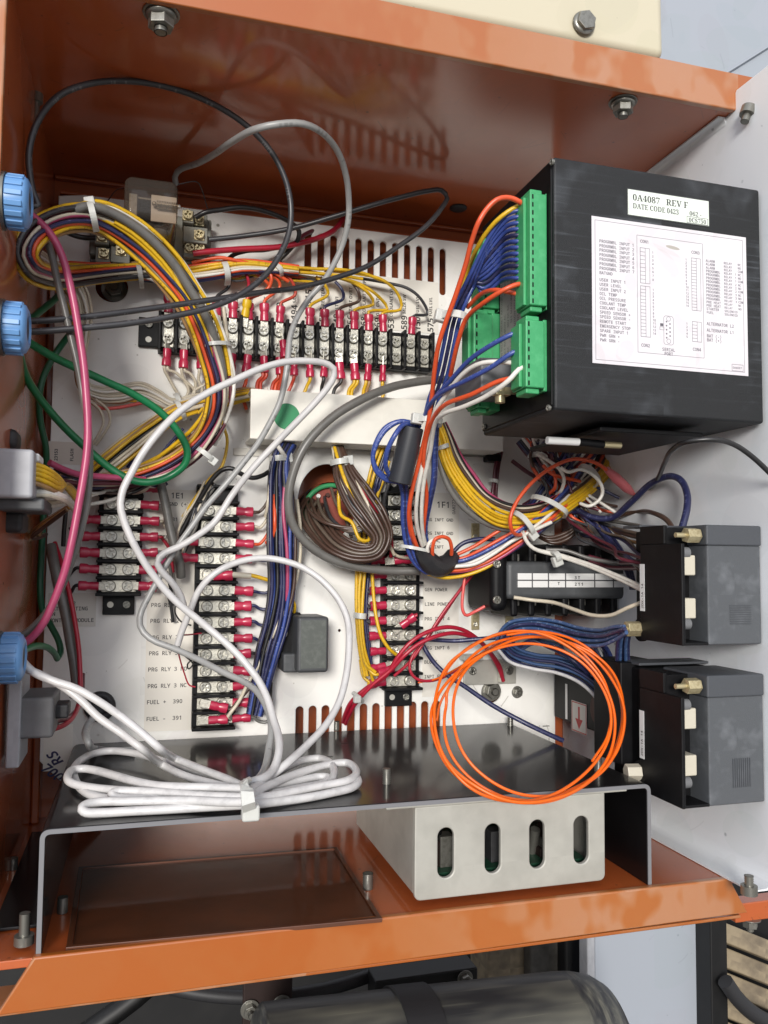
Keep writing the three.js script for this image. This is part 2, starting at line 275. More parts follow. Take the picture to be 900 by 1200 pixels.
// white side panel on the right, reaching out past the opening
const side = thing('side_panel', 'white painted sheet metal panel closing the right side of the cabinet', 'panel');
{
  const g = new THREE.ExtrudeGeometry(new THREE.Shape([[ZB + 0.0002, YT - 0.0003], [0.137, YT - 0.0003], [0.143, YT + 0.0085], [0.30, YT + 0.0085], [0.30, YB + 0.0003], [ZB + 0.0002, YB + 0.0003]].map(([a, b]) => new THREE.Vector2(a, b))), { depth: 0.0016, bevelEnabled: true, bevelSize: 0.0003, bevelThickness: 0.0004, bevelSegments: 2 });
  g.rotateY(-Math.PI / 2).translate(XR + 0.0022, 0, 0); boxUV(g); part('sheet', g, M.wall, side);
  // turned-in edges along the floor and the ceiling, with a bend radius
  const edge = (y, s, w, z1) => { const r = Math.min(0.006, w * 0.5), t = 0.001, sh = new THREE.Shape(); sh.moveTo(XR, y + s * (r + 0.002)); sh.quadraticCurveTo(XR, y + s * t, XR - r, y + s * t); sh.lineTo(XR - w, y + s * t); sh.lineTo(XR - w, y + s * 0.0003); sh.lineTo(XR, y + s * 0.0003); sh.closePath();
    const e = new THREE.ExtrudeGeometry(sh, { depth: z1 - ZB - 0.001, bevelEnabled: false, curveSegments: 10 }).translate(0, 0, ZB + 0.0005); part('turned_edge', boxUV(e), M.wall, side); };
  edge(YB, 1, 0.0118, 0.158); edge(YT, -1, 0.004, 0.136);
  studOn(side, atX(878, 126, XR), V3(-0.35, -0.94, 0), 0.0019, 0.0075, 0.004);
  studOn(side, atY(878, 1048, YB + 0.0005), UP, 0.0019, 0.0075, 0.0036);
  nutBolt(side, at(879, 1076, 136), DOWN, 0.003, { stick: 0.002 });
}

// ---------------------------------------------------------------- what stands around the opening
const cover = thing('cream_sheet', 'cream painted cover panel bolted on above the cabinet opening', 'panel');
{
  const a = at(780, 68, 137), g = box(-0.02, a.x, a.y, a.y + 0.12, 0.10, 0.137, 0.004); g.translate(0, 0, 0);
  const sh = g; sh.applyMatrix4(new THREE.Matrix4().makeTranslation(-a.x, -a.y, 0)); sh.rotateZ(0.012); sh.translate(a.x, a.y, 0);
  part('sheet', sh, M.cream, cover);
  nutBolt(cover, at(683, 29, 137), FRONT, 0.0042, { head: 1, washer: 0, flange: 1, h: 0.0026 });
}
const rearSheet = thing('enclosure_panel', 'pale blue grey enclosure panel behind the upper right corner', 'panel');
{ const g = box(0.16, 0.62, 0.236, 0.75, -0.07, -0.066, 0.001); part('sheet', g, M.bluegrey, rearSheet); part('seam', tube(px3([[770, 130, -64], [840, 92, -64], [905, 52, -64]]), 0.0007, 12, 6), M.bluegrey, rearSheet); }

// engine compartment under the cabinet
const bay = thing('engine_bay', 'dark machine bay seen below the orange flange', 'machine bay');
part('rear_sheet', box(-0.4, 0.6, -0.6, -0.145, -0.20, -0.195, 0.002), M.engineblack, bay);
part('floor_sheet', box(-0.4, 0.6, -0.42, -0.41, -0.2, 0.25, 0.002), M.engineblack, bay);
part('cross_member', [tube(px3([[60, 1240, -60], [190, 1140, -60], [250, 1040, -60]]), 0.006, 12, 6)], M.engineblack, bay);
part('bracket', pbox(572, 1030, 624, 1240, -70, -40, 0.002), M.woodbeige, bay, 'mottled beige upright');
part('bracket', pbox(622, 1030, 664, 1240, -66, -30, 0.002), M.rustgrey, bay, 'grey brown upright');
part('bracket', pbox(662, 1040, 692, 1260, -50, -20, 0.002), M.engineblack, bay);
part('bracket', [pbox(285, 1150, 342, 1215, 20, 22, 0.001)], M.darkrust, bay, 'dark brown bracket plate');
for (const [x, y] of [[293, 1183], [330, 1177]]) nutBolt(bay, at(x, y, 23), FRONT, 0.0032, { stick: 0.003 });
nutBolt(bay, at(545, 1147, 20), FRONT, 0.003, { stick: 0.002 });
part('bracket', box(at(440, 1150, 16).x, at(560, 1150, 16).x, at(500, 1240, 16).y, at(500, 1142, 16).y, 0.0, 0.016, 0.001), M.engineblack, bay);
const hose = thing('engine_hose', 'dark hose curving below the orange flange', 'hose');
part('hose', tube(px3([[120, 1105, -20], [150, 1135, -10], [200, 1157, 0], [270, 1168, 6], [350, 1165, 6], [420, 1148, 0], [480, 1120, -12], [510, 1090, -20]]), 0.0035, 50, 10), M.rubber, hose);
const cleaner = thing('air_cleaner', 'dusty black cylindrical air cleaner housing at the bottom edge', 'air cleaner');
{
  const a = at(300, 1286, 95), b = at(716, 1229, 95), ax = b.clone().sub(a), L = ax.length(), R = 0.034;
  const prof = [[0, 0], [R * 0.9, 0], [R, 0.003], [R, L - 0.024], [R * 0.985, L - 0.016], [R * 0.93, L - 0.008], [R * 0.84, L - 0.003], [R * 0.7, L], [0, L]].map(([r, h]) => new THREE.Vector2(r, h));
  part('housing', orient(new THREE.LatheGeometry(prof, 48).rotateX(Math.PI / 2), a, ax), M.cleaner, cleaner);
  const c = a.clone().addScaledVector(ax, 0.36), d = a.clone().addScaledVector(ax, 0.46); part('band', cyl(c, d, R + 0.0012, R + 0.0012, 48), M.rubber, cleaner);
}
const sheetB = thing('baffle_panel', 'flat blue grey panel below the right end of the flange', 'panel');
part('sheet', pbox(697, 1050, 836, 1320, 0, 8, 0.001), M.bluegrey, sheetB);
part('edge_trim', pbox(688, 1050, 699, 1320, 0, 10, 0.001), M.palegrey, sheetB);
part('post', pbox(832, 1050, 856, 1320, 0, 22, 0.001), M.engineblack, sheetB);
const grille = thing('louvre_grille', 'dirty beige slatted grille at the bottom right corner', 'grille');
for (let i = 0; i < 7; i++) {
  const a = at(846, 1092 + i * 29, 4), b = at(940, 1130 + i * 29, 4), g = new RoundedBoxGeometry(a.distanceTo(b), 0.0112, 0.006, 2, 0.001); boxUV(g);
  const s = part('slat', g, M.woodbeige, grille); s.position.copy(a).lerp(b, 0.5); s.rotation.set(-0.35, 0, Math.atan2(b.y - a.y, b.x - a.x));
}
part('backing', pbox(836, 1070, 960, 1320, -22, -20, 0.001), M.engineblack, grille);
const pipe = thing('fuel_hose', 'black hose in front of the beige grille', 'hose');
part('hose', tube(px3([[850, 1150, 30], [864, 1170, 30], [886, 1190, 30], [930, 1210, 30]]), 0.0045, 20, 12), M.rubber, pipe);

// ---------------------------------------------------------------- back panel
const PX0 = -0.047, PX1 = 0.2385, PY0 = -0.1345, PY1 = 0.1915;
const panel = thing('back_panel', 'white mounting panel with slots carrying the terminal strips', 'panel');
function slotPath(cx, y0, y1, w) {
  const p = new THREE.Path(), r = w / 2; p.moveTo(cx - r, y0 + r); p.lineTo(cx - r, y1 - r); p.absarc(cx, y1 - r, r, Math.PI, 0, true); p.lineTo(cx + r, y0 + r); p.absarc(cx, y0 + r, r, 0, -Math.PI, true); return p;
}
const HOLE = at(384, 588, 0);
{
  const s = new THREE.Shape([[PX0, -0.1005], [PX0 + 0.03, -0.1315], [PX0 + 0.03, PY0], [PX1, PY0], [PX1, PY1 - 0.003], [PX1 - 0.003, PY1], [PX0 + 0.012, PY1], [PX0, PY1 - 0.002]].map(([a, b]) => new THREE.Vector2(a, b)));
  for (let i = 0; i < 12; i++) { const x0 = at(361, 300, 0).x, x1 = at(519, 312, 0).x; s.holes.push(slotPath(x0 + (x1 - x0) * i / 11, at(440, 338, 0).y, at(440, 281, 0).y, 0.0045)); }
  for (let i = 0; i < 12; i++) { const x0 = at(351, 850, 0).x, x1 = at(512, 845, 0).x; s.holes.push(slotPath(x0 + (x1 - x0) * i / 11, -0.124, at(430, 824, 0).y, 0.005)); }
  const round = (c, r) => { const p = new THREE.Path(); p.absarc(c.x, c.y, r, 0, Math.PI * 2, true); s.holes.push(p); };
  const h = new THREE.Path(); h.absellipse(HOLE.x, HOLE.y, 0.0172, 0.0215, 0, Math.PI * 2, true); s.holes.push(h);
  round(at(131, 336, 0), 0.0085); round(at(576, 811, 0), 0.0066); round(at(117, 828, 0), 0.0045); round(at(398, 739, 0), 0.0011);
  const g = new THREE.ExtrudeGeometry(s, { depth: 0.0012, bevelEnabled: true, bevelSize: 0.0003, bevelThickness: 0.0003, bevelSegments: 1, curveSegments: 20 });
  g.translate(0, 0, -0.0015); part('sheet', g, M.panel, panel);
}
function scratchNut(px, py, R, o) { return nutBolt(panel, at(px, py, 0.2), FRONT, R, o); }
nutBolt(panel, at(134, 340, -6), FRONT, 0.0045); nutBolt(panel, at(575, 809, -3), FRONT, 0.0042);
scratchNut(606, 811, 0.0024, { stick: 0.001 }); scratchNut(553, 786, 0.0021, { stick: 0.001 }); scratchNut(596, 784, 0.0021, { stick: 0.001 });
part('grommet', [new THREE.TorusGeometry(0.0056, 0.0022, 12, 32).translate(at(117, 828, 1).x, at(117, 828, 1).y, 0.001), cyl(at(117, 828, -6), at(117, 828, -2), 0.0044)], M.rubber, panel);
// printed labels
const ink = (g, w, h, bg, font) => { g.fillStyle = bg; g.fillRect(0, 0, w, h); g.fillStyle = '#2c2a29'; g.font = font; g.textBaseline = 'middle'; };
function panelText(x0, y0, x1, y1, bg, lines, rot, label) {
  const a = at(x0, y0, 0), b = at(x1, y1, 0), k = 12000, mmPx = 0.68 * (b.x - a.x) * k / (x1 - x0);
  sticker('label', a.x, b.x, b.y, a.y, 0.00018, (g, w, h) => {
    ink(g, w, h, bg, '10px monospace');
    for (const [px, py, size, text, bold, r] of lines) {
      g.save(); g.translate((px - x0) / (x1 - x0) * w, (py - y0) / (y1 - y0) * h); if (r) g.rotate(r); g.font = `${bold ? 'bold ' : ''}${Math.round(size * mmPx)}px ${r ? 'sans-serif' : 'monospace'}`; g.fillText(text, 0, 0); g.restore();
    }
  }, panel, k, 0.5, label);
}
panelText(176, 573, 246, 854, '#e4dfd4', [[198, 580, 12, '1E1↑', 1], [196, 590, 8, 'GND (+)', 1], [200, 608, 8, '31', 1], [184, 629, 8, '(TEMP)', 1], [196, 653, 9, 'NO', 1], [196, 671, 9, 'NO', 0], [196, 690, 9, 'NC', 0],
  [180, 708.5, 8.4, 'PRG RLY 1', 1], [179.5, 727, 8.4, 'PRG RLY 2', 1], [179, 746, 8.4, 'PRG RLY 2', 1], [179, 764.5, 8.4, 'PRG RLY 3', 1], [178.5, 783, 8.4, 'PRG RLY 3 NO', 1], [178.5, 802, 8.4, 'PRG RLY 3 NC', 1], [178, 820.5, 8.4, 'FUEL +  390', 1], [178, 839.5, 8.4, 'FUEL -  391', 1], [227, 586, 8, '0A8277', 0, -Math.PI / 2]], 0, 'relay terminal legend');
panelText(496, 577, 537, 815, '#e4e0d6', [[511, 591, 13, '1F1', 1], [531, 602, 7, '0A8272', 0, -Math.PI / 2], [498, 609, 6.6, 'PRG INPT GND', 1], [498, 625, 6.6, 'PRG INPT GND', 1], [498, 641, 6.6, 'PRG INPT', 1], [498, 691, 7, 'GEN POWER', 1], [498, 708, 7, 'LINE POWER', 1], [498, 725, 7, 'PRG INPT 4', 1], [498, 742, 7, 'PRG INPT 5', 1], [498, 759, 7, 'PRG INPT 6', 1], [498, 775, 7, 'BLOCK', 1], [498, 792, 7, 'INPT GND', 1]], 0, 'input terminal legend');
panelText(57, 695, 112, 734, '#d9d6cd', [[70, 707, 9, '...02', 1], [58, 713, 9, 'BAT  SETTING', 1], [58, 719, 9, 'ON   OF', 1], [58, 726.5, 9, 'CONTROL MODULE', 1]]);
panelText(57, 517, 97, 545, '#dcd3c8', [[66, 541, 8, '23153', 1, -Math.PI / 2], [84, 541, 8, 'FLASH', 1, -Math.PI / 2]]);
panelText(52, 850, 84, 902, '#efece2', []);
{ // handwriting on the lower corner of the panel, in blue pen
  const a = at(50, 857, 0), b = at(88, 912, 0);
  const t = print(b.x - a.x, a.y - b.y, (g, w, h) => { g.clearRect(0, 0, w, h); g.strokeStyle = '#34345e'; g.fillStyle = '#34345e'; g.font = 'italic bold 95px sans-serif'; g.save(); g.translate(w * 0.42, h * 0.52); g.rotate(-2.2); g.fillText('RS', -70, 20); g.restore(); g.save(); g.translate(w * 0.1, h * 0.78); g.rotate(0.68); g.fillText('700', -30, 20); g.restore(); }, 14000);
  const m = std({ map: t, alphaMap: null, transparent: true, roughness: 0.5 }); const gq = new THREE.PlaneGeometry(b.x - a.x, a.y - b.y);
  const p = part('handwriting', gq, m, panel); p.position.set((a.x + b.x) / 2, (a.y + b.y) / 2, 0.0006);
}
{ // vertical legends above the upper strip
  const a = at(262, 300, 0), L = [];
  const names = [['17', 'GND', 0], ['19', 'RUN', 0], ['13', 'BAT', 0], ['219', '', 1], ['194', '5A/5DC', 0], ['13A/15', '.100', 1], ['573', 'REL TEMP', 0], ['49', 'ALT W1', 0], ['56', 'START OVRT', 0], ['68', 'COOLANT TEMP', 0], ['69', 'OIL GND', 0], ['53', 'COOLANT LVL', 0], ['589', 'MLZR SW', 0], ['150', 'FUEL LVL', 0], ['575', 'FUEL LVL', 0]];
  const x0 = at(278, 405, 0).x, x1 = at(506, 400, 0).x;
  const y0 = 0.1345, y1 = 0.1655;
  sticker('label', x0 - 0.006, x1 + 0.004, y0, y1, 0.00018, (g, w, h) => {
    ink(g, w, h, '#e2dfd5', '10px sans-serif');
    names.forEach(([n, t, big], i) => { g.save(); g.translate((i + 0.62) / names.length * (w * 0.985), h * 0.97); g.rotate(-Math.PI / 2); g.font = `bold ${big ? 50 : 46}px sans-serif`; g.fillText(n, 0, 0); const k = g.measureText(n).width; g.font = 'bold 24px sans-serif'; g.fillText(t, k + 8, 0); g.restore(); });
  }, panel, 9000, 0.5, 'upper strip legend');
}

// ---------------------------------------------------------------- terminal strips
const screwGeo = (() => {   // pan-head screw with a recessed cross, axis +z, base at 0, r = 1
  const s = new THREE.Shape(); s.absarc(0, 0, 1, 0, Math.PI * 2, false);
  const p = new THREE.Path(), a = 0.17, b = 0.66; [[a, b], [a, a], [b, a], [b, -a], [a, -a], [a, -b], [-a, -b], [-a, -a], [-b, -a], [-b, a], [-a, a], [-a, b]].forEach(([x, y], i) => p[i ? 'lineTo' : 'moveTo'](x, y)); p.closePath(); s.holes.push(p);
  const top = new THREE.ExtrudeGeometry(s, { depth: 0.32, bevelEnabled: true, bevelSize: 0.1, bevelThickness: 0.16, bevelSegments: 3, bevelOffset: -0.1, curveSegments: 20 }).translate(0, 0, 0.3);
  return mergeGeometries([clean(top), clean(new THREE.CylinderGeometry(0.8, 0.86, 0.3, 20).rotateX(Math.PI / 2).translate(0, 0, 0.0))]);
})();
const SCREWS = [0.1, 0.5, 0.9, 1.3].map((a) => screwGeo.clone().rotateZ(a));
const PITCH = 0.00838;
function screw(parent, x, y, z, r, mat, name = 'screw') { const m = part(name, SCREWS[Math.floor(rnd() * 4)], mat, parent); m.position.set(x, y, z); m.scale.setScalar(r); return m; }
// a barrier strip: rows run along -y; turn = rotate so that rows run along +x
function strip(label, n, pos, turn, opt = {}) {
  const t = thing('terminal_strip', label, 'terminal strip'); t.position.copy(pos); if (turn) t.rotation.z = turn;
  const W = 0.0215, H = n * PITCH;
  part('base', [box(-W / 2, W / 2, -H + PITCH / 2 - 0.0006, PITCH / 2 + 0.0006, 0, 0.0065, 0.0004)], M.plasticblack, t);
  const fin = box(-W / 2 - 0.0003, W / 2 + 0.0003, -0.00075, 0.00075, 0.0058, 0.0128, 0.0004);
  for (let i = 0; i <= n; i++) { const f = part('divider', fin, M.plasticblack, t); f.position.y = PITCH / 2 - i * PITCH; }
  for (const e of opt.ears ?? [0, 1]) {
    const yy = e ? -H + PITCH / 2 - 0.0055 : PITCH / 2 + 0.0055;
    const ear = part('mounting_ear', box(-0.0078, 0.0078, yy - 0.0052, yy + 0.0052, 0, 0.003, 0.0004), M.plasticblack, t);
    const s = screw(ear, 0.004, yy, 0.003, 0.0019, M.zinc); const hole = part('hole', new THREE.CylinderGeometry(0.0016, 0.0016, 0.0003, 14).rotateX(Math.PI / 2), M.alu, ear); hole.position.set(-0.004, yy, 0.0031);
  }
  const plate = box(-0.0084, 0.0084, -0.0031, 0.0031, 0.0064, 0.0074, 0.0003);
  const collar = new THREE.CylinderGeometry(0.00295, 0.00305, 0.0004, 24).rotateX(Math.PI / 2);
  for (let i = 0; i < n; i++) {
    if (opt.bare?.includes(i)) continue;
    const p = part('terminal_plate', plate, M.plate, t); p.position.y = -i * PITCH; for (const sx of [-1, 1]) { const c = part('clamp_washer', collar, M.washer, p); c.position.set(sx * 0.0044, 0, 0.0074); }
    for (const sx of [-1, 1]) screw(p, sx * 0.0044, 0, 0.0074, 0.00265, M.metal);
  }
  return t;
}
strip('black barrier terminal strip at the left with six rows of red lugs', 7, V3(-0.0117, 0.0289 + PITCH, 0), 0, { ears: [1] });
strip('longest vertical black barrier strip beside the relay legend', 15, V3(0.037, 0.0351, 0), 0, { ears: [], bare: [0] });
strip('black barrier strip below the ferrite beside the input legend', 13, V3(0.1398, 0.0351, 0), 0, {});
strip('horizontal black barrier strip below the upper vent slots', 18, V3(0.0093, 0.1208, 0), Math.PI / 2, { ears: [0] });

// crimp lugs: sleeve + tongue + its wire
const sleeveProf = [[0, 0], [0.0021, 0], [0.0023, 0.0003], [0.00225, 0.0035], [0.00205, 0.0042], [0.00205, 0.0052], [0.0026, 0.0062], [0.00265, 0.0092], [0.0024, 0.0096], [0, 0.0096]].map(([r, h]) => new THREE.Vector2(r, h));
const sleeveGeo = new THREE.LatheGeometry(sleeveProf, 16).scale(1, 1, 0.82);
const tongueGeo = (() => { const g = box(-0.0021, 0.0021, -0.0052, 0.0004, -0.0004, 0.0004, 0.0002); return g; })();
const ORD = ['first', 'second', 'third', 'fourth', 'fifth', 'sixth', 'seventh', 'eighth', 'ninth', 'tenth', 'eleventh', 'twelfth', 'thirteenth', 'fourteenth', 'fifteenth', 'sixteenth', 'seventeenth', 'eighteenth'];
// base = where the sleeve starts, dir = from the screw outwards
function lug(label, base, dir, wirePts, color, r = 0.0009, mat = M.sleeve) {
  const t = thing('crimp_lug', label, 'wire lug', 'crimped lugs on the terminal strips'); t.position.copy(base);
  const q = new THREE.Quaternion().setFromUnitVectors(UP, dir.clone().normalize());
  const s = part('sleeve', sleeveGeo, mat, t); s.quaternion.copy(q); s.rotateY((rnd() - 0.5) * 0.9); s.scale.set(0.92 + rnd() * 0.16, 0.94 + rnd() * 0.1, 0.9 + rnd() * 0.2);
  const k = part('tongue', tongueGeo, M.plate, t); k.quaternion.copy(q);
  const list = Array.isArray(color) ? color : [color];
  list.forEach((c, i) => {
    const e = base.clone().addScaledVector(dir.clone().normalize(), 0.008), off = (i - (list.length - 1) / 2) * 0.0018;
    const side2 = V3(-dir.y, dir.x, 0).normalize().multiplyScalar(off);
    const w = Array.isArray(wirePts[0]) ? wirePts[i % wirePts.length] : wirePts;
    const pts = [e.clone().add(side2), e.clone().add(side2).addScaledVector(dir.clone().normalize(), 0.003), ...w.map((p) => p.clone().add(side2))].map((p) => p.sub(base));
    part('wire', tube(pts, r, 24, 7), wm(c), t);
  });
  return t;
}
const LZ = 0.0085;
// left strip, both sides
{
  const x0 = -0.0117, y0 = 0.0289;
  const leftEnds = [[88, 600, 8], [82, 618, 6], [80, 640, 6], [70, 655, 4], [66, 672, 4], [77, 674, 4]];
  for (let i = 0; i < 6; i++) {
    const y = y0 - i * PITCH;
    if (i > 0) { const b = V3(x0 - 0.0096, y, LZ), e = leftEnds[i]; lug(`red lug on the left of the leftmost terminal strip, ${ORD[i - 1]} from the top`, b, V3(-1, (rnd() - 0.5) * 0.12, 0.03), [at(e[0] + 5, (e[1] + 610 + i * 19.5) / 2 + 4, e[2] + 1), at(e[0], e[1], e[2])], i > 3 ? 'black' : ['cream', 'black', 'brown'][i % 3]); }
    const b = V3(x0 + 0.0096, y, LZ), yp = 590 + i * 19.4;
    lug(`red lug on the right of the leftmost terminal strip, ${ORD[i]} from the top`, b, V3(1, (rnd() - 0.5) * 0.16, 0.03), [at(190, yp + 2, 6), at(198, yp + 14, 5), at(203, yp + 42, 4)], ['grey', 'cream', 'red', 'grey', 'black', 'black'][i]);
  }
  lug('red lug above the rows at the top right of the leftmost strip', V3(x0 + 0.0092, y0 + PITCH, LZ), V3(1, 0.05, 0.03), [at(186, 574, 8), at(196, 566, 8)], 'navy');
}
// middle strip: right side row of lugs, a few on the left
{
  const x0 = 0.037, y0 = 0.0351;
  const cols = ['brown', 'cream', 'orange', 'navy', null, 'navy', 'navy', 'navy', 'navy', 'black', 'brown', 'maroon', 'black', 'grey'];
  for (let i = 1; i < 15; i++) {
    const y = y0 - i * PITCH, c = cols[i - 1]; if (!c) continue; const yp = 580 + i * 18.9;
    const up = i < 4 ? -40 : 22;
    lug(`red lug on the right of the middle terminal strip, ${ORD[i - 1]} from the top`, V3(x0 + 0.0096, y, LZ), V3(1, (rnd() - 0.5) * 0.14 - (i === 3 ? 0.12 : 0), 0.02), [at(304, yp + 1, 8), at(314, yp - 4 + up * 0.2, 9), at(i < 4 ? 317 : 318, yp + (i < 4 ? up : i > 9 ? -26 : -30), 10)], c);
  }
  const lefts = [[3, 'pink', 213, 636], [4, 'pink', 196, 655], [8, 'black', 221, 738], [11, 'brown', 222, 796]];
  for (const [i, c, ex, ey] of [lefts[0], lefts[1]]) lug(`red lug on the left of the middle terminal strip, ${i === 3 ? 'upper' : 'lower'} of two`, V3(x0 - 0.0096, y0 - i * PITCH, LZ), V3(-1, 0.02, 0), [at(ex, ey, 8), at(ex - 8, ey + 6, 5)], c);
  // lugs lying across the plates
  const y6 = lug('red lug across the sixth plate of the middle strip with clear sleeve and yellow wire', at(250, 675, 12), V3(1, 0.02, 0.02), [at(292, 674, 13), at(312, 679, 13), at(334, 687, 12)], 'yellow', 0.0011);
  part('clear_sleeve', cyl(at(272, 673.5, 13), at(294, 675, 13), 0.0016, 0.0016, 12).translate(-y6.position.x, -y6.position.y, -y6.position.z), M.sleeveclear, y6);
  lug('red lug lying tilted across the second lowest plate of the middle strip', at(246, 826, 12), V3(1, -0.25, 0.05), [at(276, 825, 14), at(292, 806, 14), at(310, 770, 13), at(331, 715, 12)], 'brown');
  lug('red lug lying across the lowest plate of the middle strip', at(244, 844, 12), V3(1, 0.02, 0.05), [at(266, 842, 14), at(280, 822, 15), at(291, 800, 16), at(302, 782, 15), at(315, 753, 14), at(335, 711, 13), at(342, 690, 12)], 'cream', 0.001);
}
// right strip: left side lugs
{
  const x0 = 0.1398, y0 = 0.0351;
  for (let i = 3; i < 13; i++) {
    const y = y0 - i * PITCH, yp = 586 + i * 17.75; const two = i === 11;
    lug(`red lug on the left of the strip below the ferrite, ${ORD[i - 3]} from the top`, V3(x0 - 0.0096, y, LZ), V3(-1, (rnd() - 0.5) * 0.12 + (i > 10 ? -0.2 : 0), 0.03),
      [at(434, yp + 2, 9), at(426, yp - 6, 7), at(422, yp - 26, 6)], i < 5 ? 'cream' : i > 10 ? 'yellow' : 'charcoal');
  }
  lug('red lug lying over the plate beside PRG INPT 4', at(470, 734, 12), V3(0.8, 0.6, 0.2), [at(482, 722, 12), at(487, 719, 10)], 'red');
  lug('red lug among the red wires on the left strip side near BLOCK', at(461, 783, 13), V3(-1, -0.3, 0.15), [at(438, 790, 14), at(428, 778, 12), at(424, 760, 10)], 'yellow');
  lug('upper red lug at the ferrite strip with a short white wire', at(462, 657, 12), V3(1, 0.1, 0.2), [at(463, 650, 18), at(455, 632, 20), at(448, 618, 20)], 'cream');
}
// upper strip: above and below
{
  const x0 = 0.0093, y0 = 0.1208;
  const top = [['white'], ['cream'], [], ['black'], ['red'], ['orange'], ['orange'], ['brick'], [], ['yellow'], ['navy'], ['brown'], ['yellow'], ['yellow'], ['yellow'], [], ['charcoal'], []];
  const route = { 0: [[192, 330, 8], [182, 314, 10], [160, 305, 10]], 1: [[216, 330, 8], [204, 317, 10], [176, 306, 10]], 3: [[268, 336, 8], [269, 320, 9], [262, 310, 9]], 4: [[291, 336, 10], [289, 322, 12], [284, 312, 10]], 5: [[317, 338, 9], [305, 324, 11], [290, 314, 10]], 6: [[328, 336, 9], [324, 326, 11], [308, 322, 11]], 7: [[346, 345, 9], [341, 328, 11], [330, 321, 11]],
    9: [[384, 345, 8], [382, 336, 10], [370, 324, 10]], 10: [[402, 350, 8], [401, 340, 10], [393, 330, 9]], 11: [[421, 352, 8], [420, 342, 10], [412, 330, 9]], 12: [[438, 356, 8], [431, 343, 11], [413, 331, 12], [380, 322, 12], [330, 314, 12]], 13: [[454, 362, 8], [443, 347, 11], [424, 334, 12], [400, 326, 13], [350, 316, 12]], 14: [[470, 362, 8], [466, 344, 11], [448, 328, 13], [420, 321, 13], [380, 317, 12]], 16: [[501, 368, 8], [493, 350, 10], [478, 338, 10], [456, 332, 8], [422, 326, 7]] };
  top.forEach((c, i) => { if (c.length) lug(`red lug above the horizontal strip, at its ${ORD[i]} screw pair from the left`, V3(x0 + i * 0.00842, y0 + 0.0096, LZ), V3((rnd() - 0.5) * 0.12, 1, 0.03), px3(route[i]), c[0], 0.0009); });
  lug('yellow lug between the red ones above the horizontal strip', V3(x0 + 4.72 * 0.00842, y0 + 0.0102, LZ + 0.002), V3(0.12, 1, 0.1), px3([[314, 338, 12], [318, 324, 14], [312, 315, 13]]), 'orange', 0.001, M.sleeveyellow);
  const bot = [['cream', 'cream'], ['cream', 'cream'], ['cream', 'cream'], ['cream'], ['maroon'], ['orange'], ['brick', 'brick'], ['brick', 'orange'], ['brick'], ['yellow'], ['black'], ['black'], ['yellow', 'yellow'], ['yellow', 'tan'], ['yellow'], [], [], []];
  bot.forEach((c, i) => {
    if (!c.length) return; const bx = 197 + i * 17.9, by = 420 + i * 1.6;
    const pts = i < 3 ? [px3([[bx + 2, by + 22, 7], [bx + 10 - i * 2, by + 36, 6], [218 + (i - 1) * 3, 470, 5]]), px3([[bx + 6, by + 16, 8], [bx + 18 - i * 6, by + 26, 7], [226, 458, 6], [222, 470, 6]])] : px3([[bx + (rnd() - 0.5) * 4, by + 18, 7], [bx + (rnd() - 0.6) * 8, by + 34, 6], [bx + (rnd() - 0.6) * 10, by + 52, 4]]);
    lug(`red lug below the horizontal strip, at its ${ORD[i]} screw pair from the left`, V3(x0 + i * 0.00842, y0 - 0.0096, LZ), V3((rnd() - 0.5) * 0.2, -1, 0.02), pts, c.length > 1 ? c : c[0], i < 3 ? 0.00085 : 0.001);
  });
  lug('red lug lying across the lower screw of the eighth pair on the horizontal strip', V3(x0 + 7 * 0.00842 + 0.001, y0 - 0.0012, LZ + 0.004), V3(0.1, -1, 0.1), px3([[330, 425, 16], [331, 436, 13], [326, 458, 8]]), 'brick', 0.001);
}

// ---------------------------------------------------------------- white cover bar with a green dot
{
  const t = thing('cover_bar', 'white folded metal bar with a round green sticker', 'bar');
  const a = at(294, 455, 24), b = at(590, 532, 24), yt = a.y, yb = at(293, 514, 24).y;
  part('face', box(a.x, b.x, yb, yt, 0.0225, 0.024, 0.0005), M.whitebar, t);
  part('flange', [box(a.x, b.x, yt - 0.0012, yt, 0.0002, 0.0224, 0.0004), box(a.x + 0.002, a.x + 0.012, yt, yt + 0.006, 0.0002, 0.0014, 0.0003), box(a.x - 0.006, a.x + 0.02, yb - 0.006, yb - 0.002, 0.0002, 0.0013, 0.0003)], M.whitebar, t);
  part('flange', box(a.x, b.x, yb, yb + 0.0012, 0.003, 0.0224, 0.0004), M.whitebar, t);
  const c = at(336, 488, 24.2); part('sticker', new THREE.CylinderGeometry(0.0069, 0.0069, 0.0002, 40).rotateX(Math.PI / 2).translate(c.x, c.y, 0.0243), M.greensticker, t);
  part('foot', pbox(500, 531, 585, 536, 1, 5, 0.0003), M.zinc, t);
}

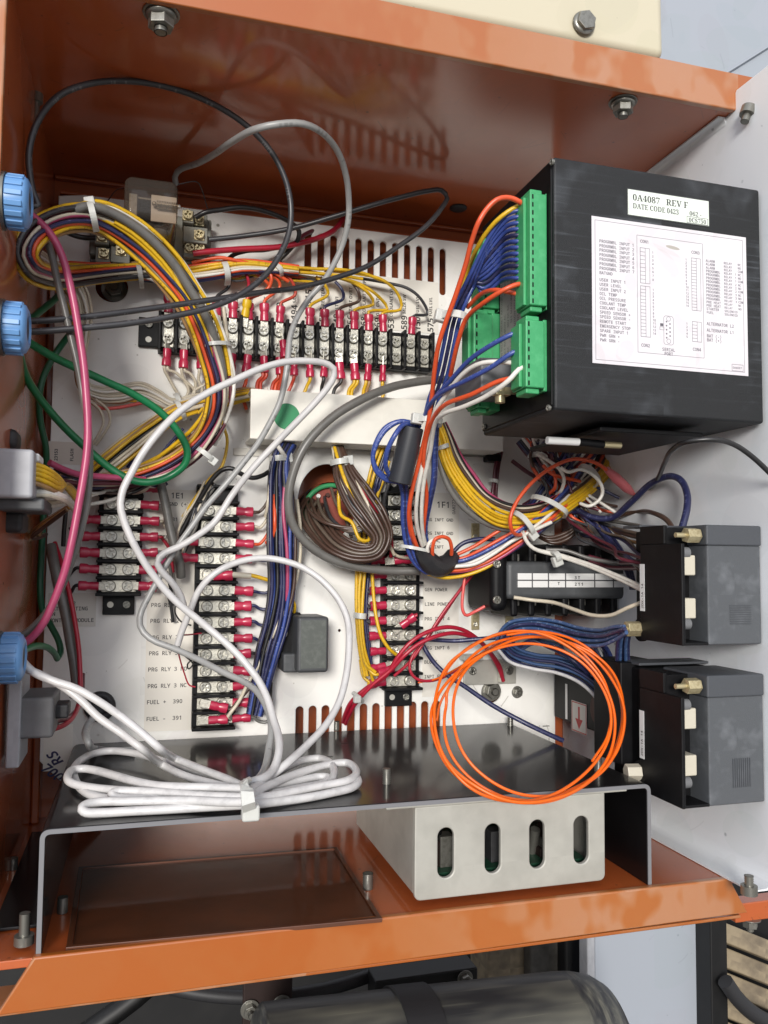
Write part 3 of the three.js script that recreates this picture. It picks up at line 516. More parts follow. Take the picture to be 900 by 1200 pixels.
// ---------------------------------------------------------------- relay with clear cover on its socket, upper left
{
  const t = thing('relay_socket', 'grey screw terminal socket with brass screws in the upper left', 'relay socket');
  const B = (x0, y0, x1, y1, z0, z1) => part('block', pbox(x0, y0, x1, y1, z0, z1, 0.0005), M.socketgrey, t);
  part('base', pbox(106, 240, 247, 313, 0.5, 12, 0.001), M.socketgrey, t);
  B(111, 266, 128, 287, 10, 19); B(129, 262, 150, 286, 10, 22); B(112, 289, 129, 309, 10, 16); B(130, 288, 152, 309, 10, 19);
  B(215, 244, 227, 262, 10, 24); B(215, 264, 243, 286, 10, 21); B(215, 288, 243, 304, 10, 17); B(228, 250, 243, 262, 10, 18);
  part('rail', pbox(105, 306, 248, 318, 0.5, 9, 0.001), M.greyplastic, t);
  for (const [x, y, z] of [[119.5, 278, 19], [140, 275, 22], [121.5, 297.5, 16], [142, 294, 19], [220, 253, 24], [233.5, 276, 21], [222, 291, 17], [234, 291, 17], [233, 259, 18]]) { const p = at(x, y, z); const c = part('clamp', box(p.x - 0.0027, p.x + 0.0027, p.y - 0.0027, p.y + 0.0027, p.z - 0.001, p.z + 0.0006, 0.0003), M.brass, t); screw(c, p.x, p.y, p.z + 0.0006, 0.0024, M.brass); }
  const r = thing('relay', 'relay under a smoky transparent plastic cover in the upper left', 'relay');
  const a = at(146, 204, 58), b = at(208, 262, 58);
  { // clear cover and what shows through it
    const w = b.x - a.x, h = a.y - b.y;
    part('cover', new RoundedBoxGeometry(w, h, 0.046, 4, 0.0038).translate((a.x + b.x) / 2, (a.y + b.y) / 2, 0.036), M.clear, r);
    part('core', box(a.x + 0.003, b.x - 0.004, b.y + 0.003, a.y - 0.012, 0.0135, 0.03, 0.001), M.greyplastic, r);
    part('frame', [box(a.x + 0.002, a.x + 0.006, b.y + 0.003, a.y - 0.005, 0.016, 0.05, 0.0004), box(a.x + 0.002, b.x - 0.006, a.y - 0.0058, a.y - 0.0045, 0.016, 0.046, 0.0004)], M.zinc, r);
    part('card', box(at(177, 240, 50).x, at(207, 240, 50).x, at(195, 261, 50).y, at(195, 230, 50).y, 0.049, 0.05, 0.0003), M.paper, r);
    const cc = at(195, 241, 52), coil = []; for (let i = 0; i < 12; i++) coil.push(new THREE.TorusGeometry(0.0016, 0.0003, 6, 14).rotateY(Math.PI / 2).translate(cc.x - 0.0042 + i * 0.00078, cc.y, 0.0522));
    part('spring', coil, M.metal, r); for (const s of [-1, 1]) part('pin', new THREE.SphereGeometry(0.0011, 12, 8).translate(cc.x + s * 0.0056, cc.y, 0.0525), M.metal, r);
  }
  part('clip', [tube(px3([[146, 219, 50], [136, 223, 40], [128, 233, 26], [122, 242, 14]]), 0.0003, 16, 5)], M.rust, r);
  part('clip', [tube(px3([[209, 216, 50], [230, 213, 42], [237, 224, 30], [243, 244, 16]]), 0.0003, 16, 5)], M.rubber, r);
}

// ---------------------------------------------------------------- control module
{
  const t = thing('control_module', 'large black controller box with white wiring diagram label', 'controller');
  const X0 = 0.1552, X1 = XR - 0.0012, Y0 = 0.0613, Y1 = 0.1648, Z0 = 0.086, Z1 = 0.158;
  const gg = [box(X0, X1, Y0, Y1, Z0, Z1, 0.0012)];
  part('housing', gg, M.modblack, t);
  part('flange', [box(X0 - 0.0006, X0 + 0.001, Y0 + 0.002, Y1 - 0.001, Z0 + 0.0005, Z1 - 0.0015, 0.0004)], M.plasticblack, t);
  for (const [px, py] of [[648, 190], [644, 478], [568, 500], [560, 306]]) { const p = atX(px, py, X0 - 0.0006); const s = part('screw', screwGeo, M.zinc, t); s.scale.setScalar(0.0013); s.quaternion.setFromUnitVectors(FRONT, LEFT); s.position.copy(p); }
  part('mounting_plate', box(X0 + 0.03, XR - 0.02, Y0 - 0.0045, Y0 - 0.0025, 0.075, 0.142, 0.0005), M.plasticblack, t);
  // large diagram label
  const a = at(693, 253, 158), b = at(878, 440, 158), lx0 = a.x, lx1 = b.x - 0.0006, ly1 = a.y, ly0 = at(691, 425, 158).y;
  sticker('diagram_label', lx0, lx1, ly0, ly1, Z1 + 0.0001, (g, w, h) => {
    g.fillStyle = '#d6d2d6'; g.fillRect(0, 0, w, h); for (let k = 0; k < 60; k++) { g.fillStyle = `rgba(${k % 2 ? 120 : 250},${k % 2 ? 112 : 248},${k % 2 ? 110 : 250},0.05)`; g.beginPath(); g.ellipse(rnd() * w, rnd() * h, w * (0.02 + rnd() * 0.14), h * (0.01 + rnd() * 0.05), rnd() * 3, 0, 7); g.fill(); } g.strokeStyle = '#5a575e'; g.fillStyle = '#5a575e'; g.lineWidth = 2;
    const S = w / 640; g.save(); g.scale(S, h / S / 640 * 640 / h * S / S); g.restore();
    const X = (u) => u * w, Y = (v) => v * h, T = (s, u, v, size, al = 'left') => { g.font = `bold ${size * S}px monospace`; g.textAlign = al; g.fillText(s, X(u), Y(v)); };
    g.strokeRect(X(0.02), Y(0.025), X(0.955), Y(0.95)); g.strokeRect(X(0.28), Y(0.09), X(0.425), Y(0.81));
    for (let i = 0; i < 8; i++) T(i < 7 ? 'PROGRMBL INPUT ' + (i + 1) : 'BATGND', 0.045, 0.175 + i * 0.031, 14.5);
    ['USER INPUT 1', 'USER LEVEL', 'USER INPUT 2', 'OIL TEMP', 'OIL PRESSURE', 'COOLANT TEMP', 'COOLANT LEVEL', 'SPEED SENSOR +', 'SPEED SENSOR -', 'REMOTE START', 'EMERGENCY STOP', 'SPARE INPUT 1', 'PWR GRN +', 'PWR GRN -'].forEach((s, i) => T(s, 0.045, 0.44 + i * 0.0315, 14.5));
    T('CON1', 0.3, 0.14, 15); T('CON2', 0.3, 0.86, 15); T('CON3', 0.63, 0.17, 15); T('CON4', 0.63, 0.855, 15); T('SERIAL', 0.475, 0.875, 15, 'center'); T('PORT', 0.475, 0.905, 15, 'center');
    const blk = (u, v0, v1, n, side2) => { g.lineWidth = 2; g.strokeRect(X(u), Y(v0), X(0.06), Y(v1 - v0)); g.strokeRect(X(u), Y(v0), X(0.032), Y(v1 - v0)); for (let i = 1; i < n; i++) { const y = Y(v0 + (v1 - v0) * i / n); g.beginPath(); g.moveTo(X(u), y); g.lineTo(X(u + 0.032), y); g.stroke(); T(String(i), u + side2, v0 + (v1 - v0) * (i + 0.1) / n, 11); } };
    blk(0.3, 0.175, 0.42, 9, 0.075); blk(0.3, 0.44, 0.79, 15, 0.075); blk(0.63, 0.2, 0.57, 17, -0.04); blk(0.63, 0.65, 0.79, 6, -0.04);
    g.beginPath(); g.roundRect(X(0.445), Y(0.63), X(0.062), Y(0.2), 10 * S); g.stroke(); for (let i = 0; i < 9; i++) { g.beginPath(); g.arc(X(0.463 + (i % 2) * 0.022), Y(0.67 + i * 0.014), 3 * S, 0, 7); g.fill(); }
    for (const v of [0.65, 0.805]) { g.beginPath(); g.arc(X(0.476), Y(v), 8 * S, 0, 7); g.stroke(); }
    g.fillRect(X(0.422), Y(0.685), X(0.02), Y(0.02)); g.strokeRect(X(0.42), Y(0.71), X(0.026), Y(0.02));
    const col = ['ALARM', 'ALARM', 'ALARM', 'PROGRMBL', 'PROGRMBL', 'PROGRMBL', 'PROGRMBL', 'PROGRMBL', 'PROGRMBL', 'PROGRMBL', 'PROGRMBL', 'PROGRMBL', 'PRE HEAT', 'PRE HEAT', 'STARTER', 'FUEL'];
    col.forEach((s, i) => { const v = 0.215 + i * 0.0245; T(s, 0.725, v, 13); T(i < 14 ? 'RELAY' : 'SOLENOID', 0.845, v, 12); if (i < 14) T(['NC', 'NO', 'COM'][i % 3], 0.94, v, 12); if (i > 2 && i < 12) T(String(1 + Math.floor((i - 3) / 3)), 0.92, v, 12); });
    T('ALTERNATOR L2', 0.725, 0.665, 15); T('ALTERNATOR L1', 0.725, 0.71, 15); T('BAT (-)', 0.725, 0.75, 15); T('BAT (+)', 0.725, 0.78, 15);
    g.strokeRect(X(0.89), Y(0.925), X(0.075), Y(0.045)); T('0A4087', 0.895, 0.955, 11);
    g.fillStyle = '#a9a49c'; g.beginPath(); g.ellipse(X(0.51), Y(0.145), X(0.045), Y(0.012), 0.12, 0, 7); g.fill();
  }, t, 13000, 0.45);
  const c = at(735, 221, 158), d = at(831, 268, 158), dy = at(735, 252, 158).y;
  sticker('part_number_label', c.x, d.x, dy, c.y, Z1 + 0.00013, (g, w, h) => {
    g.fillStyle = '#dfe6dc'; g.fillRect(0, 0, w, h); g.strokeStyle = '#1d1d20'; g.lineWidth = 3; g.strokeRect(2, 2, w - 4, h - 4); g.fillStyle = '#1d1d20'; g.textBaseline = 'alphabetic';
    const T = (s, x, y, wd, ft) => { g.font = ft; g.fillText(s, x * w, y * h, wd * w); };
    T('0A4087   REV F', 0.06, 0.42, 0.72, `bold ${h * 0.33}px serif`); T('DATE CODE 0423', 0.06, 0.72, 0.56, `bold ${h * 0.27}px serif`); T('062 -', 0.75, 0.68, 0.19, `bold ${h * 0.24}px serif`); g.strokeRect(0.72 * w, 0.72 * h, 0.26 * w, 0.24 * h); T('0CS750', 0.74, 0.93, 0.22, `bold ${h * 0.23}px serif`);
  }, t, 16000, 0.4);
  // the paper label on the left cheek
  { const p0 = atX(592, 250, X0 - 0.0009), p1 = atX(622, 420, X0 - 0.0009);
    const tx = print(0.026, 0.075, (g, w, h) => { g.fillStyle = '#a79a9d'; g.fillRect(0, 0, w, h); g.fillStyle = '#4a4348'; for (let k = 0; k < 24; k++) { g.font = '16px sans-serif'; g.save(); g.translate(w * 0.1 + k % 6 * 24, h * 0.97 - (k % 5) * 9); g.rotate(-Math.PI / 2); g.fillText(['CAUTION RELAY', 'CONTACT RATING', '250V AC', '30V DC 8A', 'SEE MANUAL'][k % 5], Math.floor(k / 6) * 110, 0); g.restore(); } }, 7000);
    const m = part('cheek_label', new THREE.BoxGeometry(0.026, 0.074, 0.0002), std({ map: tx, roughness: 0.5 }), t); m.rotation.y = -Math.PI / 2; m.position.set(X0 - 0.0009, 0.121, 0.121); }
  // pluggable green connectors on the left cheek
  function connector(x0, y0, x1, y1, zf, n, label) {
    const k = thing('plug_connector', label, 'connector'), a2 = at(x0, y0, zf), b2 = at(x1, y1, zf), z = zf / 1000, H = a2.y - b2.y, W = b2.x - a2.x;
    part('body', box(a2.x, b2.x - W * 0.02, b2.y, a2.y, z - 0.013, z, 0.0006), M.greenconn, k);
    part('header', box(b2.x - W * 0.02, X0 - 0.0004, b2.y - 0.001, a2.y + 0.001, z - 0.014, z - 0.0012, 0.0005), M.greenconn, k);
    part('shoulder', box(a2.x - 0.0014, a2.x, b2.y + 0.0006, a2.y - 0.001, z - 0.011, z - 0.003, 0.0004), M.greenconn, k);
    part('end_clip', [box(a2.x + W * 0.1, b2.x - W * 0.2, a2.y, a2.y + 0.0022, z - 0.011, z - 0.0015, 0.0006)], M.greenconn, k);
    part('end_clip', [box(a2.x + W * 0.1, b2.x - W * 0.2, b2.y - 0.0022, b2.y, z - 0.011, z - 0.0015, 0.0006)], M.greenconn, k);
    for (let i = 0; i < n; i++) {
      const y = a2.y - H * (i + 0.5) / n;
      const s = part('slot', box(a2.x + W * 0.12, a2.x + W * 0.2, y - H / n * 0.28, y + H / n * 0.28, z - 0.0002, z + 0.0001, 0), M.plasticblack, k);
    }
    return k;
  }
  connector(621, 225, 642, 359, 154, 14, 'upper front green plug connector with many blue wires entering');
  connector(616, 374, 639, 455, 154, 8, 'lower front green plug connector with white and blue wires entering');
  connector(555, 366, 578, 428, 108, 6, 'darker green plug connector behind the wire bundle, rear row');
  connector(566, 282, 586, 362, 107, 8, 'green plug connector in the rear row above the other, half hidden');
  connector(560, 466, 575, 478, 108, 2, 'small green plug connector under the grey serial plug');
  // serial plug
  const s = thing('serial_plug', 'grey nine pin plug with metal thumbscrew on the controller side', 'connector');
  const q = at(571, 434, 118), q2 = at(606, 460, 118);
  { const sh = new THREE.Shape([[0, 0], [0.0125, 0.001], [0.016, 0.004], [0.016, 0.012], [0.011, 0.0155], [0, 0.015]].map(([x, y]) => new THREE.Vector2(x, y)));
    const g = new THREE.ExtrudeGeometry(sh, { depth: 0.03, bevelEnabled: true, bevelSize: 0.0008, bevelThickness: 0.0008, bevelSegments: 2 }); g.translate(0.1385, q2.y - 0.003, 0.094); part('hood', boxUV(g), M.greyplastic, s); }
  const j = at(596, 462, 128); part('thumbscrew', [cyl(V3(j.x - 0.004, j.y + 0.003, j.z), V3(j.x - 0.004, j.y - 0.004, j.z), 0.0022, 0.0022, 16), cyl(V3(j.x - 0.004, j.y + 0.002, j.z - 0.002), V3(j.x + 0.008, j.y + 0.002, j.z - 0.002), 0.0016, 0.0016, 12), box(j.x - 0.007, j.x, j.y - 0.001, j.y + 0.0008, j.z - 0.002, j.z + 0.003, 0.0004)], M.brass, s);
  // antenna-like stub below the box
  const st = thing('fuse_holder', 'inline cylinder with white and brass ends under the controller', 'fuse holder');
  part('white_end', cyl(at(641, 516, 126), at(678, 518, 126), 0.0017, 0.0017, 14), M.paper, st); part('body', cyl(at(678, 518, 126), at(707, 521, 126), 0.0018, 0.0018, 14), M.plasticblack, st); part('brass_end', cyl(at(707, 521, 126), at(727, 522, 126), 0.0015, 0.0015, 14), M.brass, st);
}

// ---------------------------------------------------------------- contactor block beyond the panel edge
{
  const t = thing('terminal_block', 'dark grey finned terminal block with a white label grid', 'terminal block');
  const A = at(594, 664, 46), B = at(750, 700, 46), yc0 = at(600, 662, 46).y, yc1 = at(600, 698, 46).y, x0 = A.x, x1 = B.x;
  part('body', box(x0, x1, yc1 - 0.002, yc0 + 0.002, 0.012, 0.046, 0.003), M.darkgrey, t);
  for (const [y, s] of [[yc0, 1], [yc1, -1]]) for (let i = 0; i < 8; i++) {
    const x = x0 + 0.004 + (x1 - x0 - 0.006) * i / 7.4;
    const f = part('fin', box(x, x + 0.0042, y + s * 0.001, y + s * 0.0115, 0.014, 0.043, 0.0016), M.plasticblack, t);
    if (i < 7) { const c = part('terminal', box(x + 0.0046, x + 0.0082, y + s * 0.002, y + s * 0.006, 0.02, 0.036, 0.0004), M.zinc, t); }
  }
  const E0 = at(576, 679, 46), E1 = at(595, 679, 46);
  part('end_cap', [box(E0.x, x0 + 0.001, yc1 - 0.0085, yc0 + 0.0085, 0.01, 0.0465, 0.004)], M.plasticblack, t);
  screw(t, at(582, 661, 47).x, at(582, 661, 47).y, 0.0464, 0.0022, M.zinc); screw(t, at(582, 703, 47).x, at(582, 703, 47).y, 0.0464, 0.0022, M.zinc);
  const la = at(606, 671, 46.3), lb = at(738, 689, 46.3);
  sticker('label_grid', la.x, lb.x, lb.y, la.y, 0.0462, (g, w, h) => { g.fillStyle = '#e3e3e1'; g.fillRect(0, 0, w, h); g.strokeStyle = '#4a4a4c'; g.lineWidth = 6; g.strokeRect(0, 0, w, h); g.beginPath(); g.moveTo(0, h / 2); g.lineTo(w, h / 2); for (const k of [0.13, 0.27, 0.42, 0.68, 0.85]) { g.moveTo(k * w, 0); g.lineTo(k * w, h); } g.stroke(); g.fillStyle = '#333'; g.font = `bold ${h * 0.3}px sans-serif`; for (const [s, u, v] of [['T', 0.35, 0.8], ['3 T', 0.5, 0.42], ['2 1 1', 0.5, 0.85]]) g.fillText(s, u * w, v * h); }, t, 9000);
  // bright metal brackets under it
  const br = (x, y0, y1, lab) => { const k = part('bracket', pbox(x - 4, y0, x + 5, y1, 0.4, 1.6, 0.0003), M.brass, t); const p = at(x, (y0 + y1) / 2 + 4, 2); screw(k, p.x, p.y, 0.0016, 0.0013, M.metal); };
  br(557, 613, 636); br(557, 717, 738); br(597, 712, 738);
}
// metal plate with ground wires
{
  const t = thing('ground_plate', 'bright metal plate with two screws and red wires landing on it', 'ground plate');
  part('plate', [pbox(544, 774, 605, 801, 0.3, 2.2, 0.0004), pbox(544, 768, 566, 774, 0.3, 9, 0.0004)], M.alu, t);
  for (const x of [553, 596]) screw(t, at(x, 786, 2).x, at(x, 786, 2).y, 0.0022, 0.0023, M.zinc);
  part('lug', [pbox(586, 776, 592, 800, 3, 6, 0.0004)], M.metal, t);
}
// small dark relay box on a bracket
{
  const t = thing('buzzer', 'dark grey box with rounded corners on a black foot below the harness', 'relay');
  part('body', pbox(349, 723, 385, 788, 1, 27, 0.0018), M.darkgrey, t);
  part('label', pbox(353, 727, 382, 783, 27, 27.2, 0.0001), std({ map: per(smudge(hexRGB('#565a56'), hexRGB('#6f736e'), 0.9, 9, 201, 0.004), 0.03), roughness: 0.4 }), t);
  part('foot', pbox(322, 718, 352, 772, 0.5, 10, 0.001), M.plasticblack, t); part('foot', pbox(332, 766, 352, 788, 1, 19, 0.0012), M.darkgrey, t);
  screw(t, at(331, 742, 11).x, at(331, 742, 11).y, 0.01, 0.0027, M.metal);
}
// round plug behind the panel hole
{
  const t = thing('round_connector', 'round red brown connector with a green ring seen through the panel hole', 'connector');
  const c = at(389, 602, -7), R = 0.0162;
  part('shell', new THREE.CylinderGeometry(R + 0.002, R + 0.002, 0.012, 40, 1, true).rotateX(Math.PI / 2).translate(c.x, c.y, -0.0145), M.rubber, t);
  part('ring', new THREE.TorusGeometry(R, 0.0014, 10, 48).translate(c.x, c.y, -0.0072), M.greenconn, t);
  const f = part('face', new THREE.CylinderGeometry(R, R, 0.002, 40).rotateX(Math.PI / 2).translate(c.x, c.y, -0.010), M.pinred, t);
  for (let i = 0; i < 14; i++) { const a = i * 0.4488, r = R * (i % 2 ? 0.78 : 0.68); part('pin', new THREE.CylinderGeometry(0.0012, 0.0012, 0.003, 12).rotateX(Math.PI / 2).translate(c.x + r * Math.cos(a), c.y + r * Math.sin(a), -0.0085), [2, 5, 6, 8].includes(i) ? M.paper : M.rust, f); }
}

// ---------------------------------------------------------------- relays on the white side panel
function sideRelay(label, pTopLeft, pBotLeft, pTopRight, zf, n) {
  const t = thing('power_relay', label, 'relay');
  const z = zf / 1000, a = at(pTopLeft[0], pTopLeft[1], zf), b = at(pBotLeft[0], pBotLeft[1], zf);
  const x0 = a.x, x1 = XR - 0.0004, y1 = a.y, y0 = b.y, H = y1 - y0, W = x1 - x0, zr = z - 0.030;
  const xs0 = x0 + W * 0.33, xl = x0 + W * 0.31;
  // black cheek, floor and back of the terminal recess
  part('cheek', box(x0, x0 + 0.0018, y0, y1 - H * 0.16, zr, z, 0.0005), M.plasticblack, t);
  part('cheek', box(x0, x0 + 0.0018, y1 - H * 0.16, y1, zr, z - 0.012, 0.0004), M.plasticblack, t);
  part('recess', [box(x0 + 0.0018, xs0, y0 + 0.0012, y1 - 0.001, zr, z - 0.013, 0.0003), box(x0 + 0.0018, xs0, y0, y0 + 0.0012, zr, z - 0.0006, 0.0003)], M.plasticblack, t);
  part('housing', box(xs0, x1, y0, y1 - H * 0.17, zr, z - 0.0008, 0.0007), M.relaygrey, t);
  part('top_lip', box(xl, x1 + 0.0001, y1 - H * 0.172, y1, zr - 0.001, z, 0.0008), M.relaylip, t);
  part('rear_body', box(x0 + (n ? 0.004 : 0.016), x1, y0 + 0.001, y1 - 0.001, zr - 0.028, zr, 0.001), M.plasticblack, t);
  if (n) part('rear_block', box(x0 - 0.002, x0 + 0.02, y0 + 0.008, y1 + 0.001, zr - 0.036, zr - 0.012, 0.0008), M.plasticblack, t);
  part('rib', box(x0 + 0.004, x1, y1, y1 + 0.0012, zr - 0.02, zr - 0.006, 0.0003), M.relaylip, t);
  // brass standoff with copper stud
  const by = y1 - H * 0.088, bx = x0 + W * 0.06;
  part('standoff', orient(hexPrism(0.0031, 0.0058), V3(bx + 0.0035, by, z - 0.005), RIGHT, 0.2), M.brass, t);
  part('standoff_stud', cyl(V3(bx - 0.0016, by, z - 0.005), V3(bx + 0.004, by, z - 0.005), 0.0011, 0.0011, 12), M.brass, t);
  for (const v of [0.34, 0.70]) {
    const yy = y1 - H * v;
    part('terminal', [box(x0 + 0.0045, xs0 - 0.003, yy - 0.0043, yy + 0.0043, z - 0.0125, z - 0.0045, 0.0006), box(x0 + 0.0025, x0 + 0.0045, yy - 0.0052, yy + 0.0052, z - 0.0125, z - 0.0055, 0.0004)], M.sleeveclear, t);
  }
  for (const v of [0.235, 0.83]) { const yy = y1 - H * v; part('post', cyl(V3(x0 + 0.0018, yy, z - 0.006), V3(x0 + 0.0075, yy, z - 0.006), 0.0026, 0.0024, 16), M.greyplastic, t); }
  part('bar', box(x0 + 0.0072, x0 + 0.0078, y1 - H * 0.62, y1 - H * 0.42, z - 0.013, z - 0.0095, 0.0001), M.greyplastic, t);
  // moulded grille marks
  for (let i = 0; i < 9; i++) { const u = n ? V3(xs0 + (x1 - xs0) * (0.42 + i * 0.038), y0 + H * 0.24, 0) : V3(xs0 + (x1 - xs0) * 0.4, y0 + H * (0.17 + i * 0.019), 0); part('rib', n ? box(u.x, u.x + 0.0004, u.y - 0.006, u.y + 0.006, z - 0.001, z - 0.0005, 0) : box(u.x, u.x + 0.0108, u.y, u.y + 0.0004, z - 0.001, z - 0.0005, 0), M.relaylip, t); }
  // white strip label on the rear edge
  const tx = print(0.0035, 0.022, (g, w, h) => { g.fillStyle = '#d9dada'; g.fillRect(0, 0, w, h); g.fillStyle = '#333'; g.font = `bold ${w * 0.62}px monospace`; g.translate(w * 0.75, h * 0.95); g.rotate(-Math.PI / 2); g.fillText('2DX-1A 14', 0, 0); }, 12000);
  const lab = part('strip_label', new THREE.BoxGeometry(0.0034, 0.021, 0.0002), std({ map: tx, roughness: 0.5 }), t); lab.rotation.y = -Math.PI / 2; lab.position.set(x0 - 0.0002, y1 - H * 0.54, zr + 0.0019);
  return t;
}
sideRelay('upper black and grey relay on the white side panel', [798, 614], [800, 757], [893, 613], 154, 0);
sideRelay('lower black and grey relay on the side panel above the shelf', [798, 793], [798, 949], [893, 800], 154, 1);
{ // brass studs and the sticker-bearing relay behind
  const t = thing('contactor', 'black contactor with a red arrow sticker behind the orange coil', 'contactor');
  const x0 = 0.236; const f = (px, py) => atX(px, py, x0);
  const pa = f(662, 776), pb = f(662, 872), pc = f(742, 800);
  part('body', box(x0, XR - 0.001, -0.09, pa.y - 0.002, 0.004, 0.085, 0.001), M.plasticblack, t);
  part('top_block', box(x0 + 0.002, XR - 0.002, pa.y - 0.003, pa.y + 0.003, 0.012, 0.08, 0.001), M.rubber, t);
  const tx = print(0.016, 0.016, (g, w, h) => { g.fillStyle = '#cfcac4'; g.fillRect(0, 0, w, h); g.strokeStyle = '#b03030'; g.fillStyle = '#b02828'; g.lineWidth = 5; g.strokeRect(6, 6, w - 12, h - 12); g.fillRect(w * 0.44, h * 0.15, w * 0.12, h * 0.45); g.beginPath(); g.moveTo(w * 0.25, h * 0.55); g.lineTo(w * 0.75, h * 0.55); g.lineTo(w * 0.5, h * 0.88); g.fill(); }, 10000);
  const s = f(679, 841); const l = part('arrow_sticker', new THREE.BoxGeometry(0.0165, 0.017, 0.0002), std({ map: tx, roughness: 0.5 }), t); l.rotation.y = -Math.PI / 2; l.position.set(x0 - 0.0002, s.y, s.z);
  const q = f(664, 822); const l2 = part('edge_label', new THREE.BoxGeometry(0.0022, 0.02, 0.0002), M.paper, t); l2.rotation.y = -Math.PI / 2; l2.position.set(x0 - 0.0002, q.y, q.z);
  const c = f(706, 832); part('socket', new THREE.CylinderGeometry(0.0085, 0.0085, 0.003, 24).rotateZ(Math.PI / 2).translate(x0 - 0.001, c.y, c.z), M.rust, t);
  const u = thing('brass_stud', 'brass standoff with blue wires at the foot of the upper relay', 'stud');
  part('standoff', orient(hexPrism(0.0032, 0.007), at(734, 737, 122), RIGHT, 0.2), M.brass, u); part('stud', cyl(at(728, 737, 122), at(740, 737, 122), 0.0012, 0.0012, 12), M.brass, u); part('washer', cyl(at(750, 738, 122), at(754, 738, 122), 0.0052, 0.0052, 20), M.plasticblack, u);
  const v = thing('clamp_screw', 'pale clamp screw behind the right end of the black shelf', 'stud');
  part('standoff', orient(hexPrism(0.0034, 0.006), at(734, 905, 122), V3(1, 0, 0.2), 0.2), M.sleeveclear, v); part('washer', cyl(at(748, 906, 122), at(752, 907, 122), 0.0058, 0.0058, 20), M.plasticblack, v);
}

// ---------------------------------------------------------------- cable glands and plugs on the left wall
function gland(px, py, label) {
  const t = thing('cable_gland', label, 'cable gland', undefined), p = atX(px, py, XL + 0.001);
  const R = 0.0093, prof = [[0, 0], [R * 0.96, 0], [R, 0.0006], [R, 0.006], [R * 0.93, 0.0074], [R * 0.72, 0.0084], [R * 0.55, 0.0084], [R * 0.5, 0.005], [0, 0.005]].map(([r, h]) => new THREE.Vector2(r, h));
  const g = [new THREE.LatheGeometry(prof, 32)];
  for (let i = 0; i < 16; i++) { const a = i / 16 * Math.PI * 2, b = box(-0.0010, 0.0010, 0.0006, 0.0064, R - 0.0006, R + 0.0005, 0.0003); b.rotateY(a); g.push(b); }
  const m = mergeGeometries(g.map(clean)); m.rotateZ(-Math.PI / 2); m.translate(p.x, p.y, p.z); part('cap_nut', m, M.bluegland, t);
  part('locknut', cyl(V3(XL - 0.0005, p.y, p.z), V3(XL + 0.0012, p.y, p.z), R * 1.12, R * 1.1, 28), M.zinc, t);
  part('seal', cyl(V3(p.x + 0.005, p.y, p.z), V3(p.x + 0.0078, p.y, p.z), R * 0.5, R * 0.5, 20), M.rubber, t);
  return p;
}
const G1 = gland(7, 236, 'blue cable gland highest on the left wall, pink and grey wires inside');
const G2 = gland(5, 384, 'blue cable gland with black cables and green wires on the left wall');
const G3 = gland(1, 771, 'blue cable gland with white cables at the lower left');
{
  const t = thing('harness_plug', 'pale grey rectangular plug with yellow and white wires at the left wall', 'plug');
  part('shell', pbox(-14, 524, 38, 584, 92, 122, 0.0015), M.palegrey, t); part('lower_half', pbox(-14, 582, 52, 599, 88, 116, 0.0012), M.darkgrey, t); part('latch', pbox(37, 531, 46, 541, 100, 114, 0.0008), M.paper, t);
  part('rear_shell', pbox(-10, 598, 26, 624, 82, 100, 0.002), M.rubber, t); part('rear_shell', pbox(-10, 500, 20, 526, 84, 98, 0.003), M.rubber, t);
  const u = thing('lower_plug', 'dull grey square plug on a flat bracket at the lower left', 'plug');
  part('shell', pbox(19, 818, 62, 865, 62, 90, 0.0015), M.greyplastic, u); part('bracket', pbox(10, 790, 22, 900, 66, 92, 0.0006), M.palegrey, u); part('retainer', pbox(60, 826, 80, 842, 70, 82, 0.001), M.rubber, u);
}

